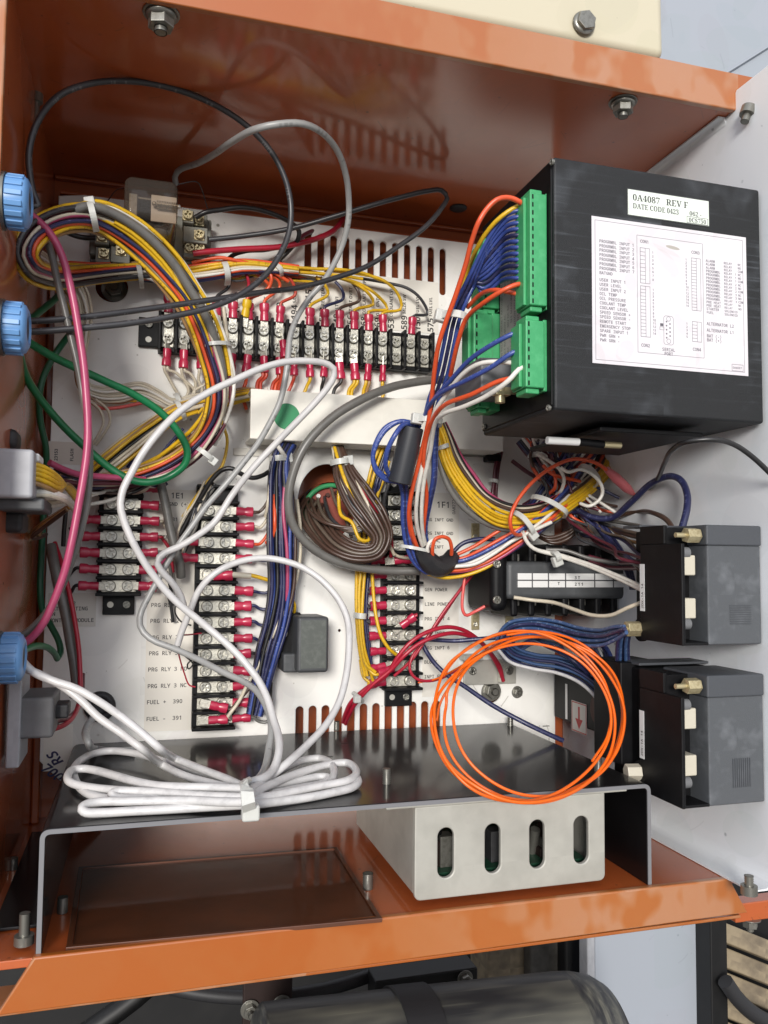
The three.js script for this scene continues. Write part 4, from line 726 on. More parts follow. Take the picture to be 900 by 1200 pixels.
// ---------------------------------------------------------------- black shelf with the white slotted box
const SY = -0.0928, SZ = 0.1392;
{
  const t = thing('shelf', 'black painted metal shelf bridging the bottom of the cabinet', 'shelf');
  const x0 = -0.0317, x1 = 0.2095, th = 0.0016;
  const s = new THREE.Shape(), r = 0.0035; s.moveTo(x0, YB + 0.0005); s.lineTo(x0, SY - r); s.quadraticCurveTo(x0, SY, x0 + r, SY); s.lineTo(x1 - r, SY); s.quadraticCurveTo(x1, SY, x1, SY - r); s.lineTo(x1, YB + 0.0005); s.lineTo(x1 - th, YB + 0.0005); s.lineTo(x1 - th, SY - r); s.quadraticCurveTo(x1 - th, SY - th, x1 - r, SY - th); s.lineTo(x0 + r, SY - th); s.quadraticCurveTo(x0 + th, SY - th, x0 + th, SY - r); s.lineTo(x0 + th, YB + 0.0005); s.closePath();
  const g = new THREE.ExtrudeGeometry(s, { depth: SZ - 0.003, bevelEnabled: true, bevelSize: 0.0002, bevelThickness: 0.0003, bevelSegments: 2, curveSegments: 8 }).translate(0, 0, 0.0026); boxUV(g);
  part('channel', g, M.blackpaint, t);
  const e = [at(47, 1000, 139).x];   // bare front edge
  const edge = new THREE.ExtrudeGeometry(s, { depth: 0.0004, bevelEnabled: false, curveSegments: 8 }).translate(0, 0, SZ + 0.00005); part('front_edge', edge, M.blackedge, t);
  part('foot', [box(x0 - 0.0175, x0, YB + 0.0003, YB + 0.0016, 0.005, 0.1165, 0.0004)], M.blackpaint, t);
  for (const [x, y, l] of [[453, 919, 0.0065], [701, 904, 0.0065], [394, 856, 0.005], [598, 851, 0.005]]) studOn(t, atY(x, y, SY), UP, 0.0018, l, 0);
  studOn(t, atY(28, 1106, YB + 0.0016), UP, 0.0019, 0.0105, 0.003);
  studOn(cabinet, atY(73, 1070, YB), UP, 0.002, 0.006, 0); studOn(cabinet, atY(431, 1042, YB), UP, 0.0022, 0.0065, 0);
  for (const [x, y] of [[404, 871], [200, 890], [385, 887], [640, 851]]) { const p = atY(x, y, SY + 0.0001); part('slot', new THREE.BoxGeometry(0.004, 0.0002, 0.0012).translate(p.x, p.y + 0.0001, p.z), M.plasticblack, t); }
  { const p = atY(498, 1056, YB), q = atY(620, 1056, YB), r2 = atY(500, 1066, YB); part('cable_opening', box(p.x, q.x, YB + 0.0001, YB + 0.0006, 0.085, 0.118, 0.0002), M.engineblack, cabinet); }
  // embossed plate on the cabinet floor
  {
    const q = [[97, 1021], [391, 998], [441, 1079], [84, 1112]].map(([x, y]) => atY(x, y, YB)), sh = (k) => { const c = q.reduce((a, p) => a.add(p), V3()).multiplyScalar(0.25), o = new THREE.Shape(); q.forEach((p, n) => { const v = p.clone().sub(c); v.x += Math.sign(v.x) * k; v.z += Math.sign(v.z) * k; o[n ? 'lineTo' : 'moveTo'](c.x + v.x, -(c.z + v.z)); }); o.closePath(); return o; };
    const rim = sh(0.0016); rim.holes.push(sh(0)); const flat = (o, d) => new THREE.ExtrudeGeometry(o, { depth: d, bevelEnabled: true, bevelSize: 0.0002, bevelThickness: 0.0002, bevelSegments: 2 }).rotateX(-Math.PI / 2).translate(0, YB + 0.0001, 0);
    const fp = thing('access_plate', 'dark brown glossy access plate framed on the floor under the shelf', 'plate'); part('plate', flat(sh(-0.0004), 0.0004), M.brownplate, fp); part('frame', flat(rim, 0.0012), M.brownplate, fp);
  }
  const b = thing('slotted_box', 'off white metal box with four vertical slots hung under the shelf', 'box');
  const X0 = 0.1048, X1 = 0.1886, Y1 = SY - th - 0.0014, Y0 = -0.1315, ZF2 = 0.1372, ZR = 0.046;
  const f = new THREE.Shape(), q = 0.003; f.moveTo(X0 + q, Y0); f.lineTo(X1 - q, Y0); f.quadraticCurveTo(X1, Y0, X1, Y0 + q); f.lineTo(X1, Y1); f.lineTo(X0, Y1); f.lineTo(X0, Y0 + q); f.quadraticCurveTo(X0, Y0, X0 + q, Y0);
  for (const x of [522, 577, 629, 680.5]) { const c = at(x, 999 - (x - 522) * 0.095, 137); f.holes.push(slotPath(c.x, c.y - 0.0098, c.y + 0.0098, 0.0070)); }
  part('front', boxUV(new THREE.ExtrudeGeometry(f, { depth: 0.0012, bevelEnabled: true, bevelSize: 0.0005, bevelThickness: 0.0005, bevelSegments: 3, bevelOffset: -0.0004 }).translate(0, 0, ZF2 - 0.0014)), M.alu, b);
  part('side', [box(X0, X0 + 0.0012, Y0 + 0.002, Y1, ZR, ZF2 - 0.002, 0.0004)], M.alu, b); part('side', [box(X1 - 0.0012, X1, Y0 + 0.002, Y1, ZR, ZF2 - 0.002, 0.0004)], M.alu, b);
  part('bottom', box(X0 + 0.0015, X1 - 0.0015, Y0 + 0.0002, Y0 + 0.0014, ZR, ZF2 - 0.002, 0.0004), M.alu, b);
  part('mounting_lip', box(X0 - 0.012, X1 + 0.0105, SY - th - 0.0013, SY - th - 0.0001, ZF2 - 0.03, ZF2 + 0.0008, 0.0004), M.alu, b);
  const bd = part('circuit_board', box(X0 + 0.004, X1 - 0.004, Y0 + 0.005, Y0 + 0.0066, ZR, ZF2 - 0.008, 0.0002), std({ color: '#1c4a35', roughness: 0.5 }), b);
  for (let i = 0; i < 14; i++) { const x = X0 + 0.008 + rnd() * 0.068, h = 0.003 + rnd() * 0.012; part('component', rnd() < 0.5 ? cyl(V3(x, Y0 + 0.0066, ZF2 - 0.014 - rnd() * 0.01), V3(x, Y0 + 0.0066 + h, ZF2 - 0.016), 0.0022, 0.0022, 12) : box(x - 0.003, x + 0.003, Y0 + 0.0066, Y0 + 0.0066 + h, ZF2 - 0.02, ZF2 - 0.013, 0.0003), [M.zinc, M.darkrust, M.rubber, M.plasticblack][Math.floor(rnd() * 4)], bd); }
  part('wire', tube(px3([[536, 1048, 118], [528, 1064, 112], [518, 1085, 105]]), 0.0015, 10, 8), wm('red'), b);
}

// ---------------------------------------------------------------- single cables
function cable(name, label, color, r, pts, group) {
  const m = part(numbered(name), tube(pts, r / 1000, Math.min(140, pts.length * 7), 10), wm(color), scene); m.userData = { label, category: 'cable' }; if (group) m.userData.group = group; return m;
}
const onShelf = (l) => l.map(([x, y, h]) => atY(x, y, SY + (h ?? 2) / 1000));
cable('black_cable', 'black cable arching highest over the upper left, from the top gland', 'charcoal', 1.38, px3([[24, 238, 92], [44, 242, 92], [38, 222, 92], [34, 180, 92], [44, 143, 92], [68, 113, 90], [105, 98, 88], [150, 95, 86], [200, 103, 84], [250, 122, 82], [290, 148, 80], [318, 178, 78], [335, 212, 76], [341, 245, 74], [337, 278, 74], [318, 314, 76], [287, 342, 80], [250, 359, 84], [200, 371, 88], [150, 379, 92], [100, 384, 94], [50, 388, 95], [22, 389, 95]]));
cable('black_cable', 'black cable from the second gland looping across the vent slots', 'charcoal', 1.35, px3([[22, 377, 92], [60, 375, 92], [120, 369, 88], [180, 361, 80], [250, 351, 72], [310, 342, 62], [345, 338, 54], [385, 328, 48], [430, 312, 44], [468, 288, 42], [498, 266, 42], [518, 243, 42], [524, 231, 42], [517, 223, 42], [500, 224, 42], [470, 231, 40], [430, 242, 38], [390, 254, 34], [340, 268, 28], [290, 276, 24], [245, 281, 22]]));
cable('black_cable', 'short black cable from the relay socket top terminal bending down', 'black', 1.3, px3([[229, 255, 24], [240, 249, 26], [258, 246, 26], [283, 243, 26], [312, 248, 24], [339, 260, 20], [350, 270, 18], [349, 281, 16], [340, 292, 12], [328, 304, 9]]));
cable('black_cable', 'thin black cable behind the red one under the relay socket', 'black', 1.2, px3([[268, 303, 10], [275, 298, 12], [290, 294, 12], [310, 293, 10], [325, 290, 8]]));
cable('black_cable', 'thick black wire reaching the relay socket from the left', 'black', 1.3, px3([[62, 262, 22], [78, 272, 20], [95, 278, 18], [112, 279, 19]]));
cable('red_cable', 'dark red cable running right from the relay socket', 'red', 1.55, px3([[226, 297, 20], [243, 295, 20], [280, 292, 18], [330, 289, 16], [370, 280, 12], [388, 272, 8], [397, 264, 2], [402, 255, -8]]));
cable('red_cable', 'dark red wire curling up behind the black loop', 'maroon', 1.3, px3([[326, 316, 6], [330, 300, 8], [342, 288, 8], [356, 276, 4], [372, 268, -4]]));
cable('grey_cable', 'light grey cable from the relay arching over and down past the green dot', 'cablegrey', 1.55, [...px3([[206, 216, 10], [205, 206, 14], [209, 200, 18], [217, 196, 24], [230, 192, 34], [252, 180, 56], [272, 166, 78], [300, 151, 96], [330, 145, 100], [355, 145, 98], [378, 156, 90], [396, 178, 78], [406, 208, 66], [409, 240, 56], [408, 260, 52], [402, 285, 46], [391, 310, 42], [379, 330, 38], [362, 350, 36], [348, 372, 36], [340, 395, 38], [337, 424, 40], [334, 445, 40], [328, 471, 38], [317, 494, 36], [302, 520, 33], [283, 545, 30], [263, 569, 28], [242, 593, 28], [224, 618, 28], [211, 636, 28], [198, 656, 28], [186, 678, 28], [172, 703, 28], [164, 722, 28], [165, 736, 30], [177, 749, 32], [204, 760, 36], [233, 773, 42], [264, 789, 50], [284, 798, 56], [299, 808, 62], [312, 828, 72], [318, 851, 82], [315, 878, 92]]), ...onShelf([[311, 898, 8], [300, 915, 7], [285, 923, 6]])]);
cable('white_cable', 'white cable with a sharp hook above the green dot', 'palewhite', 1.68, [...onShelf([[286, 918, 8], [303, 914, 9], [320, 902, 10]]), ...px3([[327, 880, 108], [326, 862, 100], [320, 842, 90], [313, 818, 82], [302, 796, 76], [284, 773, 72], [264, 753, 70], [238, 731, 68], [210, 708, 68], [193, 691, 68], [171, 662, 70], [155, 634, 72], [145, 610, 72], [141, 592, 72], [144, 574, 72], [153, 556, 72], [168, 530, 72], [189, 503, 72], [212, 481, 70], [244, 460, 68], [280, 443, 66], [308, 431, 64], [335, 424, 62], [361, 423, 60], [382, 426, 58], [391, 432, 57], [391, 442, 56], [384, 454, 54], [370, 471, 51], [348, 494, 47], [322, 521, 42], [296, 549, 38], [272, 580, 34], [252, 611, 34], [238, 623, 34], [211, 640, 34], [191, 649, 34], [184, 658, 34], [189, 669, 34], [202, 683, 34], [212, 699, 33], [216, 714, 32]])]);
cable('grey_cable', 'pale cable bowing right below the grommet hole, then down to the coil', 'palewhite', 1.65, [...onShelf([[292, 925, 6], [312, 914, 6]]), ...px3([[338, 893, 110], [362, 871, 98], [383, 848, 88], [398, 821, 78], [406, 790, 70], [409, 758, 62], [408, 730, 56], [401, 710, 52], [387, 690, 48], [365, 671, 44], [339, 659, 42], [306, 654, 40], [272, 661, 40], [248, 675, 40], [232, 694, 38], [222, 718, 36], [213, 740, 33], [208, 756, 31]])]);
for (const [c, l, p] of [['red', 'hair thin red wire below the grey cable at PRG RLY', [[208, 757, 30], [210, 769, 22], [216, 789, 14], [222, 803, 12], [229, 805, 12]]], ['black', 'hair thin black wire curled beside PRG RLY 3', [[210, 758, 28], [216, 768, 18], [224, 775, 12], [226, 779, 10], [221, 784, 10], [220, 778, 12], [228, 771, 12]]], ['black', 'hair thin black wire near the first PRG RLY legends', [[214, 714, 30], [206, 711, 20], [206, 720, 14], [213, 729, 12], [224, 733, 11]]], ['red', 'hair thin red wire stub at the third PRG RLY legend', [[212, 744, 24], [220, 744, 18], [228, 743, 13], [236, 742, 12]]]]) cable('thin_wire', l, c, 0.4, px3(p));
cable('grey_cable', 'thick grey cable sweeping from under the module around the grommet hole', 'grey', 2.3, px3([[548, 446, 20], [520, 445, 22], [500, 446, 26], [480, 449, 28], [458, 454, 32], [422, 469, 36], [387, 491, 38], [358, 522, 38], [343, 556, 36], [338, 587, 34], [343, 614, 32], [360, 637, 30], [387, 655, 28], [422, 665, 26], [458, 669, 24], [492, 669, 26]]));
cable('pink_cable', 'pink cable hanging between the highest and lowest blue glands', 'pink', 1.6, px3([[28, 246, 94], [45, 259, 95], [61, 277, 96], [73, 301, 97], [80, 325, 98], [86, 352, 98], [92, 387, 98], [98, 428, 98], [101, 462, 98], [103, 500, 98], [102, 527, 98], [98, 558, 98], [91, 598, 98], [83, 640, 98], [75, 672, 97], [64, 702, 96], [51, 730, 95], [36, 748, 93], [14, 762, 92]]));
cable('grey_cable', 'dull grey cable running alongside the pink one between glands', 'grey', 1.55, px3([[28, 242, 92], [37, 250, 92], [50, 270, 91], [60, 297, 91], [67, 328, 91], [75, 360, 91], [82, 390, 91], [90, 425, 91], [97, 462, 92], [103, 500, 92], [105, 545, 92], [102, 588, 92], [94, 624, 92], [84, 657, 92], [71, 690, 92], [52, 721, 91], [34, 739, 90], [12, 753, 89]]));
cable('green_wire', 'long green wire looping from the second gland across the panel', 'green', 1.8, px3([[18, 393, 88], [28, 398, 86], [62, 418, 76], [89, 431, 68], [124, 447, 60], [158, 463, 54], [188, 483, 50], [208, 505, 48], [219, 526, 46], [217, 543, 44], [201, 557, 42], [178, 565, 42], [156, 563, 42], [131, 550, 42], [100, 524, 44], [73, 498, 48], [46, 466, 54], [30, 440, 62], [22, 412, 72], [16, 396, 84]]));
cable('green_wire', 'green wire passing behind the grey and pink cables on the left', 'darkgreen', 1.6, px3([[16, 392, 84], [42, 369, 60], [64, 351, 40], [80, 334, 20]]));
cable('green_wire', 'green wire curving down the left edge of the panel', 'darkgreen', 1.6, px3([[86, 386, 14], [80, 394, 18], [64, 416, 24], [51, 441, 24], [46, 464, 24], [47, 492, 20], [54, 528, 16], [52, 580, 10], [49, 640, 6], [47, 690, 6], [50, 716, 10], [60, 734, 14], [69, 752, 18], [71, 764, 20], [67, 771, 22]]));
cable('green_wire', 'short green wire at the lowest blue gland', 'green', 1.5, px3([[18, 766, 80], [30, 761, 70], [43, 757, 56], [56, 759, 40], [64, 766, 28], [67, 772, 22]]));
cable('grey_cable', 'grey sleeved cable beside a red wire going down to the lower plug', 'grey', 2.6, px3([[60, 640, 12], [63, 658, 18], [69, 686, 22], [77, 718, 24], [83, 752, 26], [88, 782, 28], [90, 806, 30], [88, 818, 32]]));
cable('red_cable', 'red wire strapped to the grey sleeved cable at lower left', 'red', 1.15, px3([[64, 636, 10], [72, 660, 18], [80, 690, 24], [87, 724, 28], [92, 758, 31], [94, 790, 34], [94, 815, 38], [88, 836, 54], [76, 849, 66], [58, 856, 76]]));
cable('black_wire', 'dark wires behind the red one entering the lower plug', 'black', 1.1, px3([[74, 640, 8], [75, 622, 10], [77, 600, 12]]));
cable('brown_wire', 'brown wire curling into the lower plug', 'maroon', 1.1, px3([[97, 790, 20], [96, 812, 28], [90, 832, 48], [78, 842, 62], [60, 846, 74]]));
cable('grey_conduit', 'grey sleeved cable hanging between left and middle strips', 'grey', 2.4, px3([[186, 556, 14], [190, 574, 14], [195, 596, 14], [199, 618, 14], [205, 642, 14], [211, 662, 13], [212, 676, 10]]));
cable('black_wire', 'black wire arching above the middle terminal strip', 'black', 1.25, px3([[316, 552, 14], [308, 557, 17], [296, 560, 19], [284, 556, 19], [271, 549, 19], [260, 551, 18], [249, 561, 16], [238, 578, 13], [224, 602, 9], [210, 628, 6]]));
cable('yellow_wire', 'thin yellow wire curving down beside the white bar', 'yellow', 0.85, px3([[258, 488, 10], [262, 500, 12], [266, 513, 13], [265, 529, 13], [259, 548, 13], [245, 562, 12], [230, 582, 10], [214, 606, 7]]));
cable('yellow_wire', 'two tone yellow wire lying over the left end of the middle strip', 'cream', 0.8, px3([[222, 590, 8], [216, 604, 8], [210, 620, 7], [207, 636, 6]]));
cable('red_wire', 'red wire rising steeply from the red pair to the harness', 'red', 0.85, px3([[462, 792, 22], [480, 776, 26], [494, 757, 28], [520, 717, 30], [542, 688, 30], [556, 670, 28], [566, 655, 26]]));
cable('red_wire', 'red wire looping back below PRG INPT 6', 'red', 0.85, px3([[552, 672, 20], [520, 720, 24], [499, 750, 26], [484, 768, 27], [480, 783, 27], [486, 794, 27], [498, 798, 27], [516, 795, 26], [540, 782, 24], [566, 766, 20], [580, 756, 16]]));
{
  const t = thing('red_wire_pair', 'two thick red wires tied together, landing on the ground plate', 'wire harness');
  part('wire', tube(px3([[402, 846, 4], [405, 836, 12], [412, 822, 18], [430, 806, 22], [452, 792, 26], [466, 770, 30], [482, 752, 32], [500, 741, 32], [522, 735, 30], [542, 738, 26], [560, 749, 20], [574, 764, 12], [586, 782, 8], [589, 796, 6]]), 0.00115, 80, 9), wm('red'), t);
  part('wire', tube(px3([[405, 848, 4], [409, 838, 12], [416, 825, 18], [436, 803, 24], [458, 785, 28], [474, 768, 32], [490, 755, 33], [510, 746, 33], [530, 742, 30], [548, 745, 25], [562, 752, 19], [576, 768, 12], [585, 784, 8], [590, 798, 6]]), 0.00115, 80, 9), wm('red'), t);
  part('cable_tie', [tube(px3([[414, 812, 22], [420, 817, 26], [425, 822, 21]]), 0.0012, 10, 8), new RoundedBoxGeometry(0.004, 0.004, 0.003, 2, 0.0008).translate(at(418, 819, 25).x, at(418, 819, 25).y, 0.026)], M.tie, t);
}
cable('signal_cable', 'thin black cable leaving to the right above the upper side relay', 'black', 1.1, px3([[744, 590, 40], [756, 579, 60], [770, 562, 90], [779, 542, 120], [788, 527, 146], [804, 518, 160], [834, 515, 166], [858, 520, 166], [880, 534, 166], [910, 562, 166]]));
cable('blue_cable', 'blue cable arching up to the upper side relay', 'navy', 1.7, px3([[676, 598, 40], [694, 606, 46], [716, 607, 54], [740, 588, 70], [764, 566, 86], [785, 558, 98], [798, 563, 106], [805, 578, 112], [805, 596, 116], [799, 620, 118]]));
cable('orange_wire', 'orange wire making a big loop over the yellow bundle', 'orange', 1.0, px3([[712, 551, 66], [697, 542, 66], [673, 538, 66], [648, 547, 66], [623, 566, 66], [605, 589, 66], [598, 608, 66], [600, 622, 64], [607, 627, 60], [616, 624, 54]]));
{ const t = thing('butt_connector', 'pink translucent crimp joint at the end of the orange loop', 'wire connector'); const a = at(711, 550, 66), b = at(741, 578, 60); part('sleeve', [cyl(a, a.clone().lerp(b, 0.35), 0.0017, 0.0028, 14), cyl(a.clone().lerp(b, 0.35), a.clone().lerp(b, 0.8), 0.0028, 0.0026, 14), cyl(a.clone().lerp(b, 0.8), b, 0.0026, 0.0015, 14)], M.sleevepink, t); part('wire', tube([b, at(752, 584, 56), at(764, 582, 50), at(772, 566, 44)], 0.001, 14, 7), wm('salmon'), t); }
cable('white_wire', 'white wire forming a small loop beside the pink joint', 'white', 0.95, px3([[657, 548, 62], [666, 553, 64], [680, 550, 66], [694, 556, 66], [704, 567, 65], [706, 578, 63], [701, 587, 62], [690, 593, 60], [680, 590, 56]]));
cable('blue_wire', 'navy wire falling diagonally from the input strip to the shelf', 'navy', 1.25, px3([[494, 752, 16], [500, 764, 18], [510, 778, 22], [524, 791, 26], [544, 804, 32], [578, 827, 42], [611, 845, 50], [640, 859, 54], [660, 868, 56]]));
cable('blue_wire', 'navy wires running level from the input strip to the blue bundle', 'navy', 1.2, px3([[492, 749, 14], [510, 750, 20], [534, 751, 26], [560, 749, 30], [590, 747, 34], [624, 748, 38], [660, 748, 46], [700, 746, 60], [726, 741, 80]]));

// ---------------------------------------------------------------- harnesses
// centre line [x, y, depth, half width in px]; wires: [colour, across -1..1, depth offset mm, radius mm]
function bundle(t, centre, wires, seedK = 1) {
  const c = centre.map((p) => new THREE.Vector2(p[0], p[1])), n = centre.length;
  wires.forEach(([color, u, dz, r], k) => {
    const pts = centre.map(([x, y, z, hw], i) => {
      const tn = c[Math.min(n - 1, i + 1)].clone().sub(c[Math.max(0, i - 1)]).normalize();
      const uu = u + 0.22 * perlin.noise(i * 0.45, k * 3.7, seedK * 5.3), zz = dz + 1.2 * perlin.noise(i * 0.5, k * 2.9, seedK * 8.1 + 3);
      return at(x - tn.y * uu * hw, y + tn.x * uu * hw, z + zz);
    });
    part('wire', tube(pts, (r ?? 1) / 1000, Math.min(110, n * 6), 7), wm(color), t);
  });
}
const W = (t, color, r, pts) => part('wire', tube(px3(pts), r / 1000, Math.min(100, pts.length * 6), 8), wm(color), t);
// tie band arched over a bundle between two edge points
function tie(t, x0, y0, x1, y1, z, rise, width = 2.6, head = 0) {
  const a = at(x0, y0, z), b = at(x1, y1, z), m = a.clone().lerp(b, 0.5), d = b.clone().sub(a), up = rise / 1000;
  const pts = [V3(a.x, a.y, a.z - up * 0.7), a.clone().addScaledVector(d, 0.03).setZ(a.z), a.clone().addScaledVector(d, 0.22).setZ(a.z + up * 0.8), m.clone().setZ(m.z + up), a.clone().addScaledVector(d, 0.78).setZ(a.z + up * 0.8), b.clone().addScaledVector(d, -0.03).setZ(b.z), V3(b.x, b.y, b.z - up * 0.7)];
  const g = [strap(pts, width / 1000, 0.0009)];
  if (head) { const e = head > 0 ? pts[5] : pts[1], hb = new RoundedBoxGeometry(width * 0.0018, width * 0.0017, 0.0036, 2, 0.0006); hb.rotateZ(Math.atan2(d.y, d.x)); hb.translate(e.x, e.y, e.z + 0.001); g.push(hb); }
  return part('cable_tie', g, M.tie, t);
}

// coil of white cable lying on the shelf
{
  const t = thing('white_cable_coil', 'white cables bunched in flat loops with a tie, on the black shelf', 'cable coil');
  const C = (color, pts, r = 0.00165) => part('cable', tube(onShelf(pts), r, Math.min(120, pts.length * 8), 10), wm(color), t);
  const g = (l) => l.map(([u, v, h]) => [70 + u / 2.5, 860 + v / 2.5, h]);
  C('palewhite', [...g([[545, 160, 6], [500, 145, 6], [430, 122, 5], [360, 98, 5], [300, 80, 5], [250, 64, 5], [200, 54, 5], [150, 50, 5], [105, 56, 5], [70, 72, 5], [45, 95, 4.5], [42, 125, 4], [60, 158, 3], [95, 180, 2.2], [150, 190, 2], [240, 190, 2], [340, 185, 2.5], [430, 182, 3], [550, 180, 4]])]);
  C('palewhite', g([[550, 162, 9], [460, 158, 8], [340, 155, 7.5], [280, 151, 7], [220, 139, 7], [160, 122, 7], [110, 108, 7], [70, 102, 7], [40, 105, 7], [24, 122, 6.5], [28, 140, 5.5], [60, 152, 4.5], [110, 160, 4], [180, 166, 4], [260, 170, 4], [360, 174, 4.5], [550, 178, 6]]));
  C('palewhite', g([[560, 186, 8], [480, 184, 7], [400, 180, 6], [300, 172, 5.5], [220, 168, 5.5], [170, 168, 5.5], [152, 176, 5], [165, 186, 4], [220, 190, 3.5], [300, 193, 3], [400, 196, 3], [560, 198, 4]]));
  C('palewhite', g([[565, 200, 7], [480, 200, 6], [400, 196, 5], [300, 196, 4.4], [200, 198, 4.4], [120, 199, 4.4], [80, 206, 4.4], [64, 219, 3.6], [76, 230, 2.6], [130, 231, 2], [200, 227, 2], [300, 222, 2], [400, 216, 2.4], [500, 210, 4], [570, 206, 5]]));
  C('palewhite', g([[555, 165, 8], [600, 140, 7], [640, 112, 6], [680, 90, 6], [720, 76, 6], [760, 72, 6], [790, 84, 6], [803, 106, 5], [800, 130, 4], [790, 148, 3]]));
  C('palewhite', g([[560, 178, 7], [620, 148, 6.5], [680, 122, 6], [740, 102, 6], [800, 88, 6], [840, 85, 6], [864, 100, 5.6], [866, 122, 5], [840, 138, 4.5], [770, 152, 4], [690, 168, 4], [620, 182, 4.5], [560, 194, 5]]));
  C('palewhite', g([[565, 190, 5], [640, 178, 4.2], [720, 162, 3.6], [790, 150, 3.4], [840, 138, 3.4], [868, 128, 3.4], [874, 142, 2.8], [855, 158, 2.2], [800, 172, 2], [730, 186, 2], [660, 196, 2.2], [560, 208, 4]]));
  C('palewhite', g([[570, 172, 5], [640, 150, 4], [700, 138, 3], [760, 126, 3], [786, 128, 3], [780, 142, 2], [700, 160, 2], [620, 176, 3]]));
  C('palewhite', [[18, 760], [24, 774], [36, 787], [60, 797], [89, 807], [111, 819], [138, 837], [164, 857], [180, 869]].map(([x, y], i) => [x, y, 62 - i * 6]).concat([[202, 886, 9], [222, 895, 8], [242, 903, 8], [268, 914, 8], [292, 925, 8]]).map((p) => p), 0.0018).geometry.dispose();
  t.remove(t.children[t.children.length - 1]);
  part('cable', tube([...px3([[14, 756, 92], [22, 766, 94], [28, 777, 98], [40, 788, 100], [60, 797, 102], [89, 807, 104], [111, 819, 106], [138, 837, 106], [164, 857, 108], [186, 876, 110]]), ...onShelf([[206, 889, 9], [240, 903, 8], [268, 914, 8], [292, 926, 8]])], 0.0016, 100, 10), wm('palewhite'), t);
  part('cable', tube([...px3([[14, 782, 88], [24, 783, 90], [44, 789, 92], [71, 803, 94], [93, 819, 96], [116, 841, 98], [142, 859, 100], [166, 877, 104]]), ...onShelf([[190, 896, 7], [214, 908, 6], [240, 916, 6], [290, 928, 6]])], 0.0016, 100, 10), wm('palewhite'), t);
  part('cable', tube([...px3([[112, 838, 40], [104, 848, 44], [100, 860, 52], [104, 871, 60]]), ...onShelf([[113, 878, 2], [130, 880, 2], [158, 879, 2]])], 0.0017, 40, 10), wm('cablegrey'), t);
  const ta = onShelf([[286, 913, 3], [287, 915, 12], [288.5, 924, 13], [290, 936, 11], [292, 948, 6], [292, 952, 1]]);
  part('cable_tie', [strap(ta, 0.0045, 0.001)], M.tie, t);
  const hb = atY(293, 949, SY + 0.005); part('tie_head', new RoundedBoxGeometry(0.0062, 0.0056, 0.005, 2, 0.0009).translate(hb.x, hb.y - 0.0005, hb.z + 0.001), M.tie, t);
}

// orange coil standing at the front of the shelf
{
  const t = thing('orange_wire_coil', 'thin bright orange wire coiled in a big standing ring', 'wire coil');
  const pts = [], turns = [[619, 840, 113, 101, 0.03], [624, 841, 103, 98, -0.16], [636, 838, 104, 93, 0.12], [613, 850, 108, 89, -0.1], [606, 838, 98, 99, 0.2], [626, 845, 116, 97, -0.03]], N = 48;
  for (let k = 0; k < turns.length - 1; k++) for (let i = 0; i < N; i++) {
    const f = i / N, a = 3.6 + f * Math.PI * 2, m = turns[k].map((v, q) => v + (turns[k + 1][q] - v) * f), wob = 1 + 0.05 * perlin.noise(Math.cos(a) * 1.3 + k * 4.1, Math.sin(a) * 1.3, k * 2.3 + 0.5), X0 = Math.cos(a) * m[2] * wob, Y0 = Math.sin(a) * m[3] * wob;
    const X = m[0] + X0 * Math.cos(m[4]) - Y0 * Math.sin(m[4]), Y = m[1] + X0 * Math.sin(m[4]) + Y0 * Math.cos(m[4]);
    pts.push(at(X, Y, 96 + k * 2 + 3 * Math.sin(a * 2 + k) + 50 * (Y - 740) / 200));
  }
  part('wire', new THREE.TubeGeometry(curve(pts), 620, 0.00066, 7, false), wm('fibre'), t);
  part('wire', tube(px3([[594, 744, 108], [630, 741, 106], [672, 757, 106], [704, 790, 112], [716, 826, 122], [712, 862, 132], [694, 892, 140]]), 0.00055, 60, 7), wm('fibre'), t);
  part('wire', tube(px3([[560, 772, 96], [540, 789, 92], [526, 806, 88], [516, 824, 88], [512, 845, 92]]), 0.0006, 30, 7), wm('fibre'), t);
  part('wire', tube(px3([[588, 752, 92], [560, 768, 60], [536, 783, 40], [510, 796, 28], [490, 800, 24]]), 0.0005, 30, 7), wm('fibre'), t);
}

